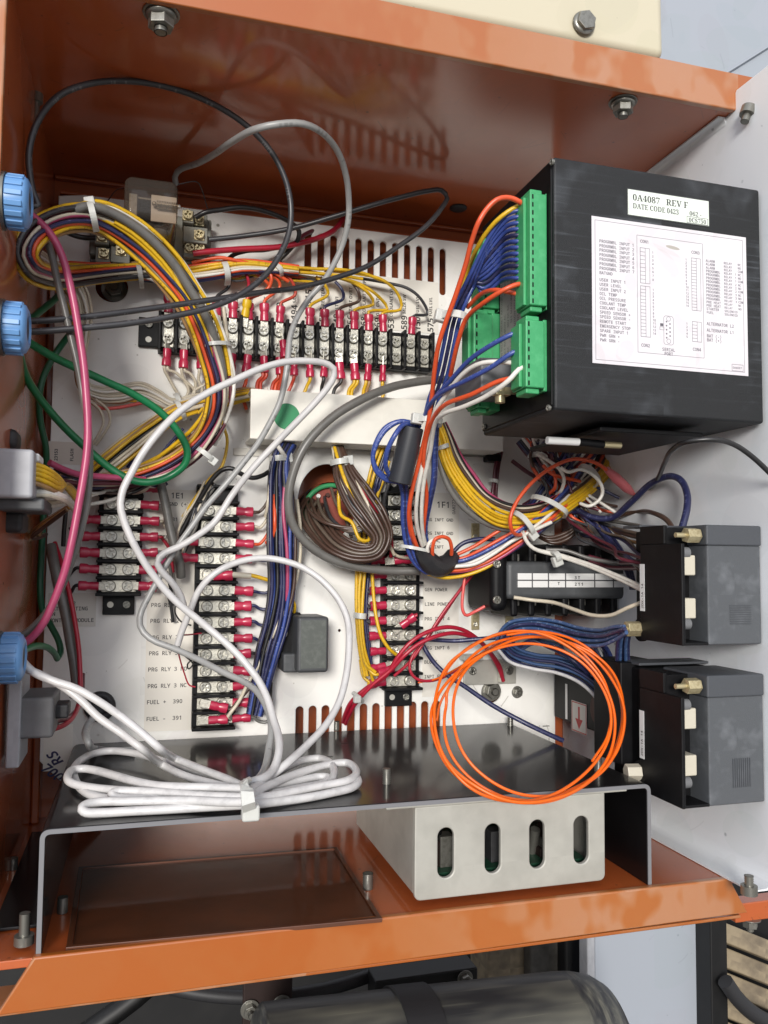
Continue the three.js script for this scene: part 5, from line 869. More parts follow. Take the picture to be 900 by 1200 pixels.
// upper left loop harness
{
  const t = thing('loop_harness', 'coloured wire harness arching through the upper left and down again', 'wire harness');
  const ctr = [[178, 316, 14, 9], [140, 319, 18, 10], [105, 322, 30, 11], [78, 325, 52, 12], [54, 322, 76, 13], [37, 312, 92, 14], [31, 297, 96, 15], [38, 279, 96, 16], [58, 263, 90, 15], [86, 255, 82, 15], [115, 258, 74, 15], [143, 272, 68, 16], [172, 294, 62, 17], [200, 322, 58, 18], [222, 350, 55, 18], [238, 382, 52, 18], [250, 415, 49, 18], [259, 448, 46, 18], [258, 480, 43, 18], [246, 508, 40, 17], [226, 532, 37, 16], [200, 549, 34, 14], [168, 560, 31, 12], [135, 565, 29, 10], [104, 566, 28, 9], [84, 564, 28, 8]];
  bundle(t, ctr, [['maroon', -0.55, -1, 0.92], ['pink', -0.12, 2, 0.97], ['maroon', -0.05, -2, 1.01], ['navy', 0.1, 1, 0.92], ['maroon', 0.42, 1, 0.88], ['cream', 0.6, -1, 0.88], ['yellow', 0.78, 2, 0.92], ['pink', 0.3, -2, 0.92], ['tan', 0.95, -1, 0.84], ['navy', 0.66, -3, 0.92], ['maroon', 0.9, -3, 0.88], ['grey', -0.35, -2, 0.92]], 1);
  bundle(t, ctr.slice(0, 15), [['yellow', -1, 0, 0.97], ['charcoal', -0.75, 3, 1.09]], 1);
  bundle(t, ctr, [['orange', 0.5, 3, 0.9], ['cream', -0.25, 3, 0.8], ['navy', 0.2, 4, 0.85], ['grey', 0.7, 0, 0.9]], 14);
  // grey sheathed cable on the outside of the arch, with yellow and white companions
  const outer = [[86, 246, 84], [102, 242, 82], [120, 245, 79], [140, 254, 75], [162, 268, 71], [184, 287, 67], [205, 311, 63], [222, 338, 60], [238, 364, 57], [250, 392, 53], [258, 420, 50], [262, 446, 47]];
  W(t, 'grey', 2.2, outer); W(t, 'yellow', 1, outer.map(([x, y, z]) => [x + 7, y - 6, z - 1])); W(t, 'yellow', 1, outer.map(([x, y, z]) => [x + 9, y - 4, z - 3])); W(t, 'white', 0.95, outer.map(([x, y, z], i) => [x + 9 + i * 0.3, y - 2, z - 2]).concat([[272, 470, 44], [262, 500, 40], [252, 522, 34]]));
  W(t, 'cream', 1, [[262, 360, 50], [266, 395, 48], [270, 425, 47], [273, 455, 44], [266, 490, 41], [256, 515, 36]]); W(t, 'cream', 1, [[256, 370, 49], [261, 405, 48], [266, 440, 45], [264, 474, 43], [254, 506, 38]]);
  W(t, 'yellow', 1, outer.slice(2).map(([x, y, z]) => [x - 9, y + 8, z - 2])); W(t, 'yellow', 1, outer.slice(3).map(([x, y, z]) => [x - 6, y + 6, z - 1])); W(t, 'tan', 0.9, outer.slice(4).map(([x, y, z]) => [x - 14, y + 6, z - 3]));
  W(t, 'yellow', 1.05, [[246, 462, 40], [240, 482, 38], [226, 502, 34], [206, 520, 28], [182, 538, 22], [160, 550, 18]]); W(t, 'tan', 1, [[244, 480, 38], [236, 502, 34], [212, 528, 26], [186, 546, 20], [166, 560, 17]]);
  tie(t, 105, 238, 112, 266, 80, 5, 2.6, -1); tie(t, 239, 405, 270, 404, 50, 4, 1.8); tie(t, 228, 524, 250, 541, 36, 5, 2.4, 1); tie(t, 162, 312, 166, 334, 18, 5, 2.4);
}
// bundle along the underside of the relay socket, fanning to the upper strip
{
  const t = thing('upper_harness', 'level bundle of yellow, orange and navy wires above the horizontal strip', 'wire harness');
  const ctr = [[58, 318, 30, 8], [80, 316, 22, 9], [110, 318, 16, 10], [150, 318, 13, 10], [190, 322, 12, 9], [225, 320, 12, 10], [255, 316, 13, 10], [285, 312, 14, 8], [320, 314, 14, 6], [350, 317, 14, 5]];
  bundle(t, ctr, [['yellow', -0.6, 2], ['yellow', -0.3, 3], ['orange', -0.9, 1], ['navy', 0.75, 1, 1.1], ['navy', 0.95, 0, 1.1], ['white', 0.4, 3, 0.9], ['cream', 0.15, 3, 0.9], ['yellow', 0, 2], ['orange', 0.6, 2, 0.9], ['maroon', 0.3, 0], ['black', 0.8, -1], ['tan', 0.1, 0], ['yellow', -0.1, -1]], 2);
  W(t, 'grey', 2.1, [[78, 312, 18], [95, 314, 18], [120, 317, 17], [150, 317, 16], [180, 313, 14], [210, 306, 10]]);
  W(t, 'orange', 1.05, [[225, 308, 14], [240, 304, 16], [258, 302, 17], [275, 305, 17], [300, 311, 16], [322, 320, 14], [338, 330, 12]]);
  W(t, 'yellow', 0.95, [[340, 313, 15], [370, 315, 15], [400, 316, 15], [425, 320, 14], [448, 329, 12]]); W(t, 'yellow', 0.95, [[335, 318, 14], [365, 320, 14], [400, 323, 13], [425, 327, 12]]);
  W(t, 'white', 0.85, [[110, 327, 16], [140, 324, 17], [166, 324, 17], [182, 330, 15], [192, 340, 12], [197, 352, 10]]); W(t, 'cream', 0.85, [[150, 323, 16], [180, 324, 16], [200, 329, 14], [212, 336, 12], [217, 350, 10]]);
  tie(t, 262, 308, 267, 330, 15, 5, 3); tie(t, 322, 312, 330, 322, 14, 4, 2.6);
}
// thin cream wires looping at the left, below
{
  const t = thing('cream_wire_harness', 'thin cream wires looping down the left of the panel', 'wire harness');
  const ctr = [[42, 300, 30, 8], [58, 312, 34, 9], [74, 326, 36, 10], [90, 342, 36, 11], [97, 368, 32, 10], [96, 400, 24, 7], [93, 430, 16, 5], [98, 452, 12, 6], [116, 462, 10, 8], [140, 462, 10, 10], [165, 458, 10, 9], [184, 466, 10, 8], [202, 474, 10, 6], [228, 468, 10, 5], [262, 462, 10, 4], [296, 466, 8, 5]];
  bundle(t, ctr, [['cream', -1, 0, 0.75], ['cream', -0.7, 1, 0.75], ['white', -0.4, 2, 0.75], ['cream', -0.1, 1, 0.75], ['cream', 0.2, 2, 0.75], ['white', 0.5, 1, 0.75], ['cream', 0.8, 0, 0.75], ['tan', 1, -1, 0.7]], 3);
  W(t, 'yellow', 0.85, [[62, 335, 20], [80, 360, 16], [90, 400, 12], [95, 436, 10], [108, 462, 9], [134, 467, 9], [160, 470, 8]]); W(t, 'salmon', 0.9, [[104, 470, 10], [118, 478, 10], [136, 478, 9], [158, 474, 8], [176, 470, 8]]);
  W(t, 'cream', 0.75, [[106, 470, 11], [118, 482, 12], [121, 496, 12], [114, 512, 11], [106, 524, 9]]); W(t, 'cream', 0.75, [[112, 468, 11], [126, 480, 12], [129, 494, 12], [122, 508, 11], [112, 522, 9]]);
  tie(t, 206, 462, 213, 480, 11, 3, 2.4); tie(t, 70, 312, 80, 332, 36, 3, 2.2);
}
// diagonal bundle to the left plug
{
  const t = thing('diagonal_harness', 'yellow, white and black wires slanting from the white bar to lower left', 'wire harness');
  const ctr = [[292, 462, 8, 6], [262, 468, 12, 7], [232, 474, 14, 8], [207, 482, 16, 9], [180, 500, 17, 11], [155, 519, 18, 13], [130, 540, 18, 13], [112, 556, 17, 13], [96, 572, 17, 12]];
  bundle(t, ctr, [['yellow', -1, 1, 0.95], ['yellow', -0.75, 2, 0.95], ['cream', -0.5, 3, 0.9], ['cream', -0.3, 2, 0.9], ['black', -0.1, 1, 0.9], ['brown', 0.1, 0, 0.9], ['yellow', 0.35, 3, 0.95], ['tan', 0.55, 2, 0.95], ['yellow', 0.75, 1, 0.95], ['cream', 0.9, 0, 0.9], ['tan', -0.9, -1, 0.9], ['brown', 0.2, -2, 1]], 4);
  W(t, 'yellow', 1, [[248, 470, 14], [246, 486, 20], [238, 502, 24], [225, 512, 24], [206, 524, 22], [180, 538, 20], [160, 548, 18]]);
  W(t, 'navy', 1.2, [[160, 530, 14], [156, 540, 16], [150, 548, 14]]);
  tie(t, 206, 470, 216, 490, 16, 4, 2.4);
}
// wires out of the pale grey plug
{
  const fwd = (l) => l.map(([x, y, z]) => [x, y, z > 56 ? z + (z - 56) * 1.05 : z]), W = (g, c, r, l) => part('wire', tube(px3(fwd(l)), r / 1000, Math.min(100, l.length * 6), 8), wm(c), g);
  const t = thing('plug_harness', 'yellow and white wires fanning out of the pale grey plug', 'wire harness');
  for (const [y, dx, c] of [[544, 0, 'yellow'], [549, 1, 'yellow'], [554, 2, 'yellow'], [560, 3, 'yellow'], [566, 4, 'tan']]) W(t, c, 1, [[34, y, 84], [44, y + 1, 84], [56, y + 6, 82], [68, y + 15 - dx, 78], [78, 572 - dx, 72], [88, 584 - dx * 2, 64], [96, 598 - dx * 2, 54]]);
  for (const [y, c] of [[576, 'white'], [578, 'white'], [581, 'cream']]) W(t, c, 1, [[36, y, 82], [50, y - 1, 82], [62, y + 1, 80], [76, y + 6, 76], [86, y + 16, 68], [90, y + 28, 58]]);
  for (const [y, c] of [[585, 'white'], [590, 'cream'], [594, 'white']]) W(t, c, 0.9, [[50, y, 78], [70, y - 2, 66], [92, y - 8, 46], [116, 578, 26], [140, 572, 20], [165, 570, 16], [182, 570, 13]]);
  W(t, 'white', 0.95, [[96, 592, 30], [112, 590, 26], [130, 586, 22], [146, 580, 18]]); W(t, 'navy', 1.1, [[84, 573, 30], [110, 572, 28], [140, 566, 26], [164, 564, 22], [182, 569, 14]]);
  W(t, 'pink', 1.5, [[58, 542, 60], [72, 549, 58], [92, 556, 54], [112, 558, 48], [140, 560, 42], [170, 562, 36]]); W(t, 'black', 1.2, [[64, 548, 56], [80, 556, 54], [92, 559, 52]]); W(t, 'maroon', 1.2, [[66, 562, 50], [88, 566, 46], [120, 566, 40], [150, 566, 36]]);
  for (let i = 0; i < 9; i++) W(t, ['tan', 'cream', 'tan', 'brown', 'yellow'][i % 5], 1, [[86 - i, 590 + i, 50], [70 - i * 2, 600 + i * 2, 44], [54 - i * 2, 610 + i * 2.4, 40], [40 + (i % 3) * 3, 622 + i, 34], [30 + i * 3, 634 - i, 28]]);
}
// navy bundle right of the middle strip
{
  const t = thing('navy_harness', 'navy wire bundle falling from the white bar beside the middle strip', 'wire harness');
  const ctr = [[338, 518, 14, 8], [330, 534, 16, 9], [327, 552, 16, 11], [328, 590, 15, 15], [329, 640, 15, 15], [330, 690, 14, 14], [324, 730, 13, 13], [314, 765, 12, 12], [306, 800, 11, 10], [298, 838, 10, 8]];
  const cs = ['navy', 'navy', 'blue', 'navy', 'charcoal', 'navy', 'navy', 'charcoal', 'navy', 'navy', 'black', 'navy', 'blue', 'brown', 'navy', 'charcoal'];
  bundle(t, ctr, cs.map((c, i) => [c, -1 + i * 2 / (cs.length - 1), [3, 0, 4, 1][i % 4], 1.05]), 5);
  W(t, 'pink', 1, [[334, 560, 18], [332, 600, 20], [336, 640, 20], [337, 680, 19], [336, 704, 17]]); W(t, 'orange', 1, [[321, 580, 16], [322, 610, 20], [321, 626, 18], [312, 636, 12]]); W(t, 'cream', 0.9, [[317, 560, 16], [314, 590, 18], [311, 606, 14]]);
  W(t, 'brown', 1, [[340, 560, 18], [345, 600, 18], [346, 650, 18], [342, 700, 17], [326, 740, 15], [312, 770, 13], [300, 800, 11]]); W(t, 'cream', 0.95, [[348, 585, 16], [352, 620, 15], [351, 660, 14], [344, 690, 15], [336, 710, 16], [318, 748, 15], [304, 780, 14], [294, 800, 13]]);
  W(t, 'white', 1.2, [[322, 518, 24], [330, 529, 22], [338, 541, 18]]); W(t, 'yellow', 0.9, [[341, 700, 14], [345, 708, 13], [345, 716, 10], [342, 722, 6]]);
  tie(t, 318, 538, 337, 537, 17, 4, 3, 1);
}
// brown loop bundle out of the round hole
{
  const t = thing('brown_harness', 'brown wires looping out of the round hole up to the white bar', 'wire harness');
  const ctr0 = [[396, 524, 14, 5], [399, 536, 18, 7], [405, 556, 24, 12], [420, 584, 30, 16], [438, 610, 34, 15], [447, 630, 34, 11], [440, 645, 33, 9], [420, 648, 31, 10], [396, 640, 26, 12], [376, 620, 14, 14], [366, 600, 2, 15], [372, 588, -10, 14]];
  bundle(t, ctr0, ['brown', 'brown', 'taupe', 'brown', 'brown', 'taupe', 'brown', 'brown', 'charcoal', 'brown', 'brown'].map((c, i) => [c, -1 + i * 0.2, [0, 3, -2, 2][i % 4], 1]), 6);
  for (const [c, x, k] of [['brown', 366, 0], ['taupe', 374, 6], ['charcoal', 382, 12], ['brown', 360, -5]]) W(t, c, 1, [[x - 2, 580, -12], [x, 592, 0], [x + 8, 606 + k * 0.3, 14], [x + 24, 616 + k * 0.5, 22], [415, 620 + k * 0.4, 26], [432, 612 + k * 0.3, 28], [436, 596 + k, 26], [430, 580 + k, 22]]);
  W(t, 'yellow', 1, [[392, 524, 18], [396, 538, 22], [404, 562, 28], [414, 586, 30], [424, 604, 30], [428, 618, 30]]); W(t, 'yellow', 1, [[398, 560, 18], [397, 586, 18], [400, 604, 22], [412, 612, 26], [422, 632, 28], [432, 633, 28], [433, 622, 27]]); W(t, 'cream', 1, [[390, 524, 16], [393, 540, 20], [401, 566, 26], [412, 596, 30], [420, 616, 28]]); W(t, 'taupe', 1, [[388, 572, 0], [394, 590, 8], [404, 606, 14], [412, 630, 20]]);
  W(t, 'red', 1.05, [[404, 540, 18], [412, 554, 24], [424, 572, 30], [440, 595, 32], [454, 616, 30], [459, 636, 24], [458, 652, 16]]); W(t, 'red', 1, [[402, 538, 16], [410, 556, 22], [426, 582, 28], [446, 612, 28], [455, 640, 22]]); W(t, 'cream', 0.9, [[402, 540, 20], [420, 570, 30], [434, 596, 34], [448, 622, 30], [462, 650, 22]]);
  tie(t, 390, 542, 408, 540, 22, 4, 3, 1);
}
// charcoal and yellow bundle left of the ferrite strip
{
  const t = thing('input_harness', 'yellow and navy wires running down left of the ferrite strip', 'wire harness');
  bundle(t, [[452, 522, 12, 6], [444, 545, 12, 7], [438, 566, 12, 7], [432, 590, 8, 8], [428, 640, 8, 8], [424, 680, 8, 7], [423, 720, 8, 6], [427, 760, 8, 6], [432, 792, 8, 5]], [['navy', -1, 0], ['navy', -0.6, 1], ['charcoal', -0.2, 0], ['yellow', 0.3, 2], ['navy', 0.1, -1], ['charcoal', 0.7, 0], ['yellow', 0.9, 2]], 7);
  W(t, 'yellow', 1, [[424, 662, 14], [421, 690, 14], [421, 720, 14], [423, 750, 14], [429, 778, 14], [440, 788, 14]]); W(t, 'yellow', 1, [[428, 664, 13], [425, 700, 13], [424, 730, 13], [427, 760, 13], [434, 786, 12], [437, 798, 10]]);
  W(t, 'yellow', 1, [[436, 670, 14], [438, 700, 14], [441, 724, 15], [447, 746, 16], [456, 760, 16], [464, 767, 14]]); W(t, 'yellow', 1, [[456, 540, 14], [450, 560, 12], [442, 582, 10], [440, 600, 8]]); W(t, 'charcoal', 1.1, [[462, 552, 14], [454, 572, 12], [450, 590, 10], [454, 604, 9]]);
  tie(t, 417, 721, 428, 722, 14, 3, 3);
}
// main blue and orange bundle from the module
{
  const up = (l) => l.map(([x, y, z]) => [x, y, z > 78 ? z + (z - 78) * 0.68 : z]), W = (g, c, r, l) => part('wire', tube(px3(up(l)), r / 1000, Math.min(100, l.length * 6), 8), wm(c), g);
  const t = thing('main_harness', 'thick blue, orange and white wire bundle from the green plugs down', 'wire harness');
  for (let i = 0; i < 12; i++) { const y = 249 + i * 7, k = i / 11, s = (i % 3 - 1); W(t, i % 5 === 4 ? 'navy' : 'blue', 0.95, [[620, y, 118], [606, y - 2 + k * 2, 118], [592 - k * 6, y + 4, 116 - i], [574 - k * 8, y + 18 + (1 - k) * 10, 112 - i], [556 + s * 3, 318 + k * 16, 106 - i * 0.5], [541 + s * 5, 352 + k * 3, 100 - (i % 4) * 2], [532 + s * 6, 376, 97 - (i % 4) * 2.4], [526 + s * 6, 404, 94 - (i % 4) * 2.4], [518 + s * 6, 440, 88 - (i % 4) * 2.4], [508 + s * 6, 470, 82 - (i % 4) * 2], [502 + s * 5, 492, 78 - (i % 4) * 2]]); }
  W(t, 'navy', 1, [[556, 300, 80], [542, 330, 82], [532, 356, 84], [524, 384, 84]]);
  W(t, 'orange', 1.1, [[620, 246, 119], [611, 238, 120], [598, 232, 120], [584, 233, 120], [572, 243, 119], [561, 260, 118], [553, 282, 115], [546, 309, 111], [534, 346, 106], [523, 376, 102], [514, 404, 98], [509, 436, 93], [506, 466, 88], [502, 494, 84], [493, 534, 76], [483, 574, 66], [479, 603, 58], [483, 630, 48], [494, 650, 40]]);
  W(t, 'yellow', 1, [[620, 239, 118], [604, 243, 118], [585, 256, 116], [569, 274, 112], [558, 293, 108], [548, 318, 100], [538, 345, 96]]);
  W(t, 'orange', 1.05, [[618, 332, 119], [604, 334, 119], [590, 340, 118], [568, 354, 113], [546, 374, 104], [538, 396, 100], [531, 425, 94], [528, 440, 90]]); W(t, 'orange', 1.05, [[618, 347, 118], [600, 343, 116], [580, 340, 112], [562, 346, 104], [548, 360, 98]]);
  W(t, 'blue', 1.05, [[615, 386, 118], [597, 393, 117], [578, 403, 114], [550, 422, 106], [527, 447, 97], [507, 470, 88], [498, 490, 82]]); W(t, 'blue', 1.05, [[616, 407, 119], [598, 415, 118], [576, 430, 114], [544, 447, 106], [518, 460, 96], [504, 474, 88], [494, 494, 80], [486, 500, 72]]);
  W(t, 'white', 1.05, [[618, 429, 118], [604, 426, 117], [586, 424, 114], [563, 426, 110], [543, 438, 104], [524, 461, 96], [510, 482, 90], [505, 500, 84], [497, 537, 76], [489, 581, 66], [488, 610, 56], [493, 634, 46], [500, 650, 40]]);
  W(t, 'white', 1.05, [[618, 428, 121], [608, 433, 121], [596, 446, 120], [572, 463, 114], [545, 476, 106], [520, 485, 97], [510, 496, 90], [504, 530, 80], [496, 570, 68], [494, 606, 57], [497, 632, 46], [504, 652, 40]]);
  W(t, 'orange', 1.05, [[616, 441, 118], [602, 443, 118], [584, 447, 115], [553, 462, 108], [522, 474, 98], [508, 490, 89], [500, 512, 82], [496, 546, 74], [500, 580, 62], [497, 612, 52], [496, 630, 46]]);
  for (const [k, c] of [[0, 'blue'], [1, 'blue'], [2, 'navy'], [3, 'blue']]) W(t, c, 1, [[510 + k, 494, 76 - k], [508 + k, 530, 70 - k], [507 + k, 562, 62 - k], [501 + k, 592, 50 - k], [496 + k, 620, 42], [500 + k, 646, 34]]);
  for (const [k, c] of [[0, 'blue'], [4, 'navy'], [8, 'blue']]) W(t, c, 1.15, [[468 + k, 562, 62], [472 + k * 0.5, 580, 58], [472 + k * 0.6, 610, 52], [476 + k * 0.6, 638, 46], [486 + k * 0.5, 660, 42], [502 + k * 0.4, 672, 38], [524, 674 - k * 0.4, 36]]);
  W(t, 'orange', 1.1, [[482, 574, 62], [480, 604, 56], [486, 634, 48], [498, 656, 40], [514, 664, 38]]);
  // loose loop through the ferrite
  for (const d of [0, 3]) W(t, 'blue', 1.2, [[492, 500, 74 - d], [480, 495, 74], [468, 494, 74], [452, 501 + d, 72], [441, 518 + d, 70], [437, 536, 68], [441, 552 - d, 67], [452, 562 - d, 66], [466, 565, 64]]);
  W(t, 'blue', 1.2, [[486, 499, 76], [474, 497, 80], [464, 508, 82], [454, 528, 80], [452, 546, 76], [458, 560, 70]]);
  tie(t, 515, 371, 546, 380, 110, 9, 3.2, -1); tie(t, 487, 491, 517, 496, 82, 6, 3, -1); tie(t, 472, 640, 502, 646, 46, 3, 1.6);
  const f = thing('ferrite_core', 'dark grey ferrite cylinder clamped on the blue wire bundle', 'ferrite core'), a = at(483, 500, 78), b = at(468, 566, 72);
  const ax = b.clone().sub(a), R = 0.0057; part('core', orient(new THREE.LatheGeometry([[0.0026, 0], [R - 0.0006, 0], [R, 0.0006], [R, ax.length() - 0.0006], [R - 0.0006, ax.length()], [0.0026, ax.length()]].map(([r, h]) => new THREE.Vector2(r, h)), 32).rotateX(Math.PI / 2), a, ax), M.ferrite, f);
  const bt = thing('shrink_boot', 'black heat shrink boot gathering wires at the bottom of the harness', 'boot');
  { const p = px3([[492, 642, 44], [500, 655, 44], [512, 664, 42], [524, 660, 40], [531, 650, 38]]), g = new THREE.TubeGeometry(curve(p), 28, 1, 18), q = g.getAttribute('position'), cc = curve(p);
    for (let i = 0; i <= 28; i++) { const c = cc.getPointAt(i / 28), s = 0.0043 + 0.0012 * Math.sin(i / 28 * Math.PI) - 0.001 * Math.max(0, i / 28 - 0.7); for (let j = 0; j <= 18; j++) { const k = i * 19 + j; q.setXYZ(k, c.x + (q.getX(k) - c.x) * s, c.y + (q.getY(k) - c.y) * s, c.z + (q.getZ(k) - c.z) * s); } }
    g.computeVertexNormals(); part('sleeve', g, M.boot, bt); }
  for (const [c, l] of [['white', [[503, 653, 46], [501, 642, 49], [504, 635, 50], [510, 632, 50], [516, 634, 50]]], ['orange', [[507, 655, 46], [507, 642, 50], [510, 632, 52], [518, 629, 52], [526, 632, 51], [529, 641, 49], [529, 650, 46]]]]) W(bt, c, 1, l);
}
// crossing bundle right of the boot
{
  const t = thing('cross_harness', 'blue, orange and white wires rising right from the boot to the tie', 'wire harness');
  const ctr = [[524, 664, 36, 8], [545, 662, 38, 9], [566, 654, 42, 10], [590, 641, 46, 10], [614, 626, 50, 9], [638, 608, 50, 9], [662, 586, 44, 10], [684, 560, 34, 12], [700, 530, 24, 14], [706, 512, 18, 16]];
  const cs = ['orange', 'navy', 'blue', 'white', 'navy', 'maroon', 'white', 'navy', 'black', 'red', 'orange', 'navy', 'pink', 'navy'];
  bundle(t, ctr, cs.map((c, i) => [c, -1 + i * 2 / 13, [2, -1, 3, 0][i % 4], 1]), 8);
  W(t, 'white', 1.05, [[532, 664, 42], [556, 661, 46], [578, 649, 50], [600, 634, 54], [622, 623, 56], [646, 612, 56]]); W(t, 'orange', 1, [[531, 652, 40], [556, 640, 44], [578, 626, 46], [592, 618, 48]]); W(t, 'yellow', 1, [[500, 672, 38], [520, 677, 38], [546, 674, 40], [572, 664, 44], [592, 650, 46]]); W(t, 'navy', 1.2, [[530, 648, 34], [542, 637, 36], [560, 632, 38], [580, 632, 40]]);
  W(t, 'salmon', 0.9, [[547, 662, 34], [543, 690, 34], [542, 714, 34], [546, 721, 34], [556, 717, 34], [571, 709, 36]]);
  for (const k of [0, 3]) W(t, 'white', 1.05, [[612, 622, 58], [617, 634, 58], [626, 643, 58], [653, 651 - k * 0.5, 60], [691, 664 - k * 0.8, 76], [724, 678 - k, 96], [762, 696 - k * 1.3, 126]]);
  W(t, 'cream', 1, [[602, 700, 50], [622, 703, 52], [648, 706, 60], [672, 714, 76], [694, 721, 90], [716, 721, 102], [736, 712, 112], [752, 706, 118]]); W(t, 'grey', 1, [[640, 644, 50], [662, 645, 54], [690, 654, 60], [724, 660, 70], [752, 662, 78]]);
  tie(t, 648, 647, 652, 658, 60, 4, 3, 1);
}
// yellow bundle
{
  const t = thing('yellow_harness', 'yellow wire bundle with a grey cable swinging under the module', 'wire harness');
  const ctr = [[512, 498, 50, 7], [517, 514, 50, 9], [525, 540, 50, 11], [540, 566, 50, 12], [560, 590, 50, 12], [586, 606, 50, 13], [614, 609, 50, 12], [642, 604, 48, 12], [668, 589, 44, 11], [694, 569, 38, 10], [712, 549, 30, 9], [719, 527, 20, 9]];
  bundle(t, ctr, [['yellow', -0.55, 2, 1.05], ['yellow', -0.25, 4, 1.05], ['yellow', 0.05, 3, 1.05], ['yellow', 0.35, 4, 1.05], ['yellow', 0.6, 2, 1.05], ['brown', -0.85, 1, 1.1], ['cream', -1.05, 0, 1], ['black', -1.25, -2, 1.1], ['yellow', 0.2, 0, 1.05], ['pink', -1.4, -3, 1]], 9);
  W(t, 'grey', 1.7, [[512, 528, 48], [516, 544, 48], [526, 571, 48], [544, 595, 48], [570, 613, 48], [598, 621, 48], [622, 621, 48], [650, 610, 46], [674, 592, 42]]);
  W(t, 'white', 0.95, [[520, 500, 46], [526, 516, 46], [534, 540, 46], [540, 548, 46]]);
  tie(t, 628, 582, 664, 604, 54, 6, 2.6, 0); tie(t, 604, 601, 624, 628, 56, 5, 2.8, 1); tie(t, 512, 526, 524, 522, 52, 4, 2.2); tie(t, 684, 546, 700, 568, 46, 5, 2.8);
}
// wires under the module
{
  const t = thing('module_harness', 'dark bundle of mixed wires coming out below the controller', 'wire harness');
  bundle(t, [[612, 514, 20, 8], [622, 526, 24, 9], [636, 540, 28, 9], [650, 556, 30, 8], [652, 574, 28, 8], [638, 588, 22, 10], [618, 600, 14, 10]], [['maroon', -1, 0], ['orange', -0.4, 3], ['white', 0, 4], ['black', 0.4, 0], ['navy', 0.8, 1], ['brown', 0.2, -2], ['maroon', 0.9, -2]], 10);
  for (let i = 0; i < 9; i++) W(t, ['navy', 'blue', 'navy', 'white', 'navy', 'white', 'maroon', 'orange', 'navy'][i], 1, [[668 + i * 5.5, 512, 26], [662 + i * 5, 528, 30 + i % 3], [650 + i * 4, 548, 32 + (i * 2) % 5], [636 + i * 3, 568, 30], [622 + i * 2, 588, 26], [606 + i, 606, 20]]);
  W(t, 'orange', 1, [[636, 545, 44], [648, 556, 46], [662, 560, 46], [680, 564, 44]]); W(t, 'orange', 1, [[648, 552, 44], [651, 562, 46], [650, 572, 45], [644, 578, 40]]); W(t, 'white', 1, [[630, 532, 42], [646, 542, 48], [656, 550, 50], [661, 562, 50], [658, 574, 48], [652, 580, 42]]);
  for (const k of [0, 4, 8]) W(t, 'brown', 1.1, [[680, 592, 30], [682 - k * 0.4, 606, 32], [678 - k * 0.6, 620 - k * 0.3, 32], [664 - k, 632 - k * 0.6, 30], [648 - k, 636 - k * 0.8, 28], [630 - k, 628 - k, 24]]);
  for (const [c, e] of [['brown', 626], ['tan', 632], ['taupe', 622]]) W(t, c, 1, [[684, 594, 34], [694, 606, 36], [712, 616, 42], [732, e, 70], [760, e + 6, 100]]); W(t, 'brown', 1.3, [[706, 610, 40], [722, 605, 46], [746, 600, 58], [768, 602, 90], [782, 610, 104], [790, 622, 112]]); W(t, 'grey', 1, [[700, 608, 38], [724, 612, 48], [748, 616, 72], [766, 622, 96]]);
  for (const k of [0, 5, 10]) W(t, 'navy', 1.2, [[696 + k, 612, 40], [708 + k, 630, 46], [722 + k * 0.8, 648, 54], [734 + k * 0.5, 668, 62], [740 + k * 0.4, 690, 68]]);
  for (const y of [658, 664]) W(t, 'maroon', 1.1, [[690, y - 6, 50], [712, y, 58], [736, y + 2, 80], [762, y, 108]]);
  W(t, 'maroon', 1.2, [[584, 528, 6], [581, 545, 8], [579, 562, 8], [577, 584, 8], [578, 600, 6]]); W(t, 'maroon', 1, [[588, 530, 5], [584, 548, 7], [582, 566, 7], [581, 590, 6]]); W(t, 'maroon', 1.3, [[600, 540, 4], [616, 552, 8], [632, 562, 10], [646, 572, 8]]);
  part('clamp', [pbox(572, 531, 588, 541, 1, 9, 0.001)], M.plasticblack, t); tie(t, 625, 533, 636, 540, 34, 7, 3); tie(t, 576, 563, 583, 565, 9, 2, 2);
  const g = thing('strain_bushing', 'dark round bushing behind the pink joint under the module', 'bushing'); const c = at(722, 572, 12); part('ring', new THREE.TorusGeometry(0.0115, 0.0035, 12, 32).translate(c.x, c.y, 0.012), M.rubber, g); part('plug', new THREE.CylinderGeometry(0.0095, 0.0095, 0.02, 24).rotateX(Math.PI / 2).translate(c.x, c.y, 0.002), M.darkgrey, g);
}
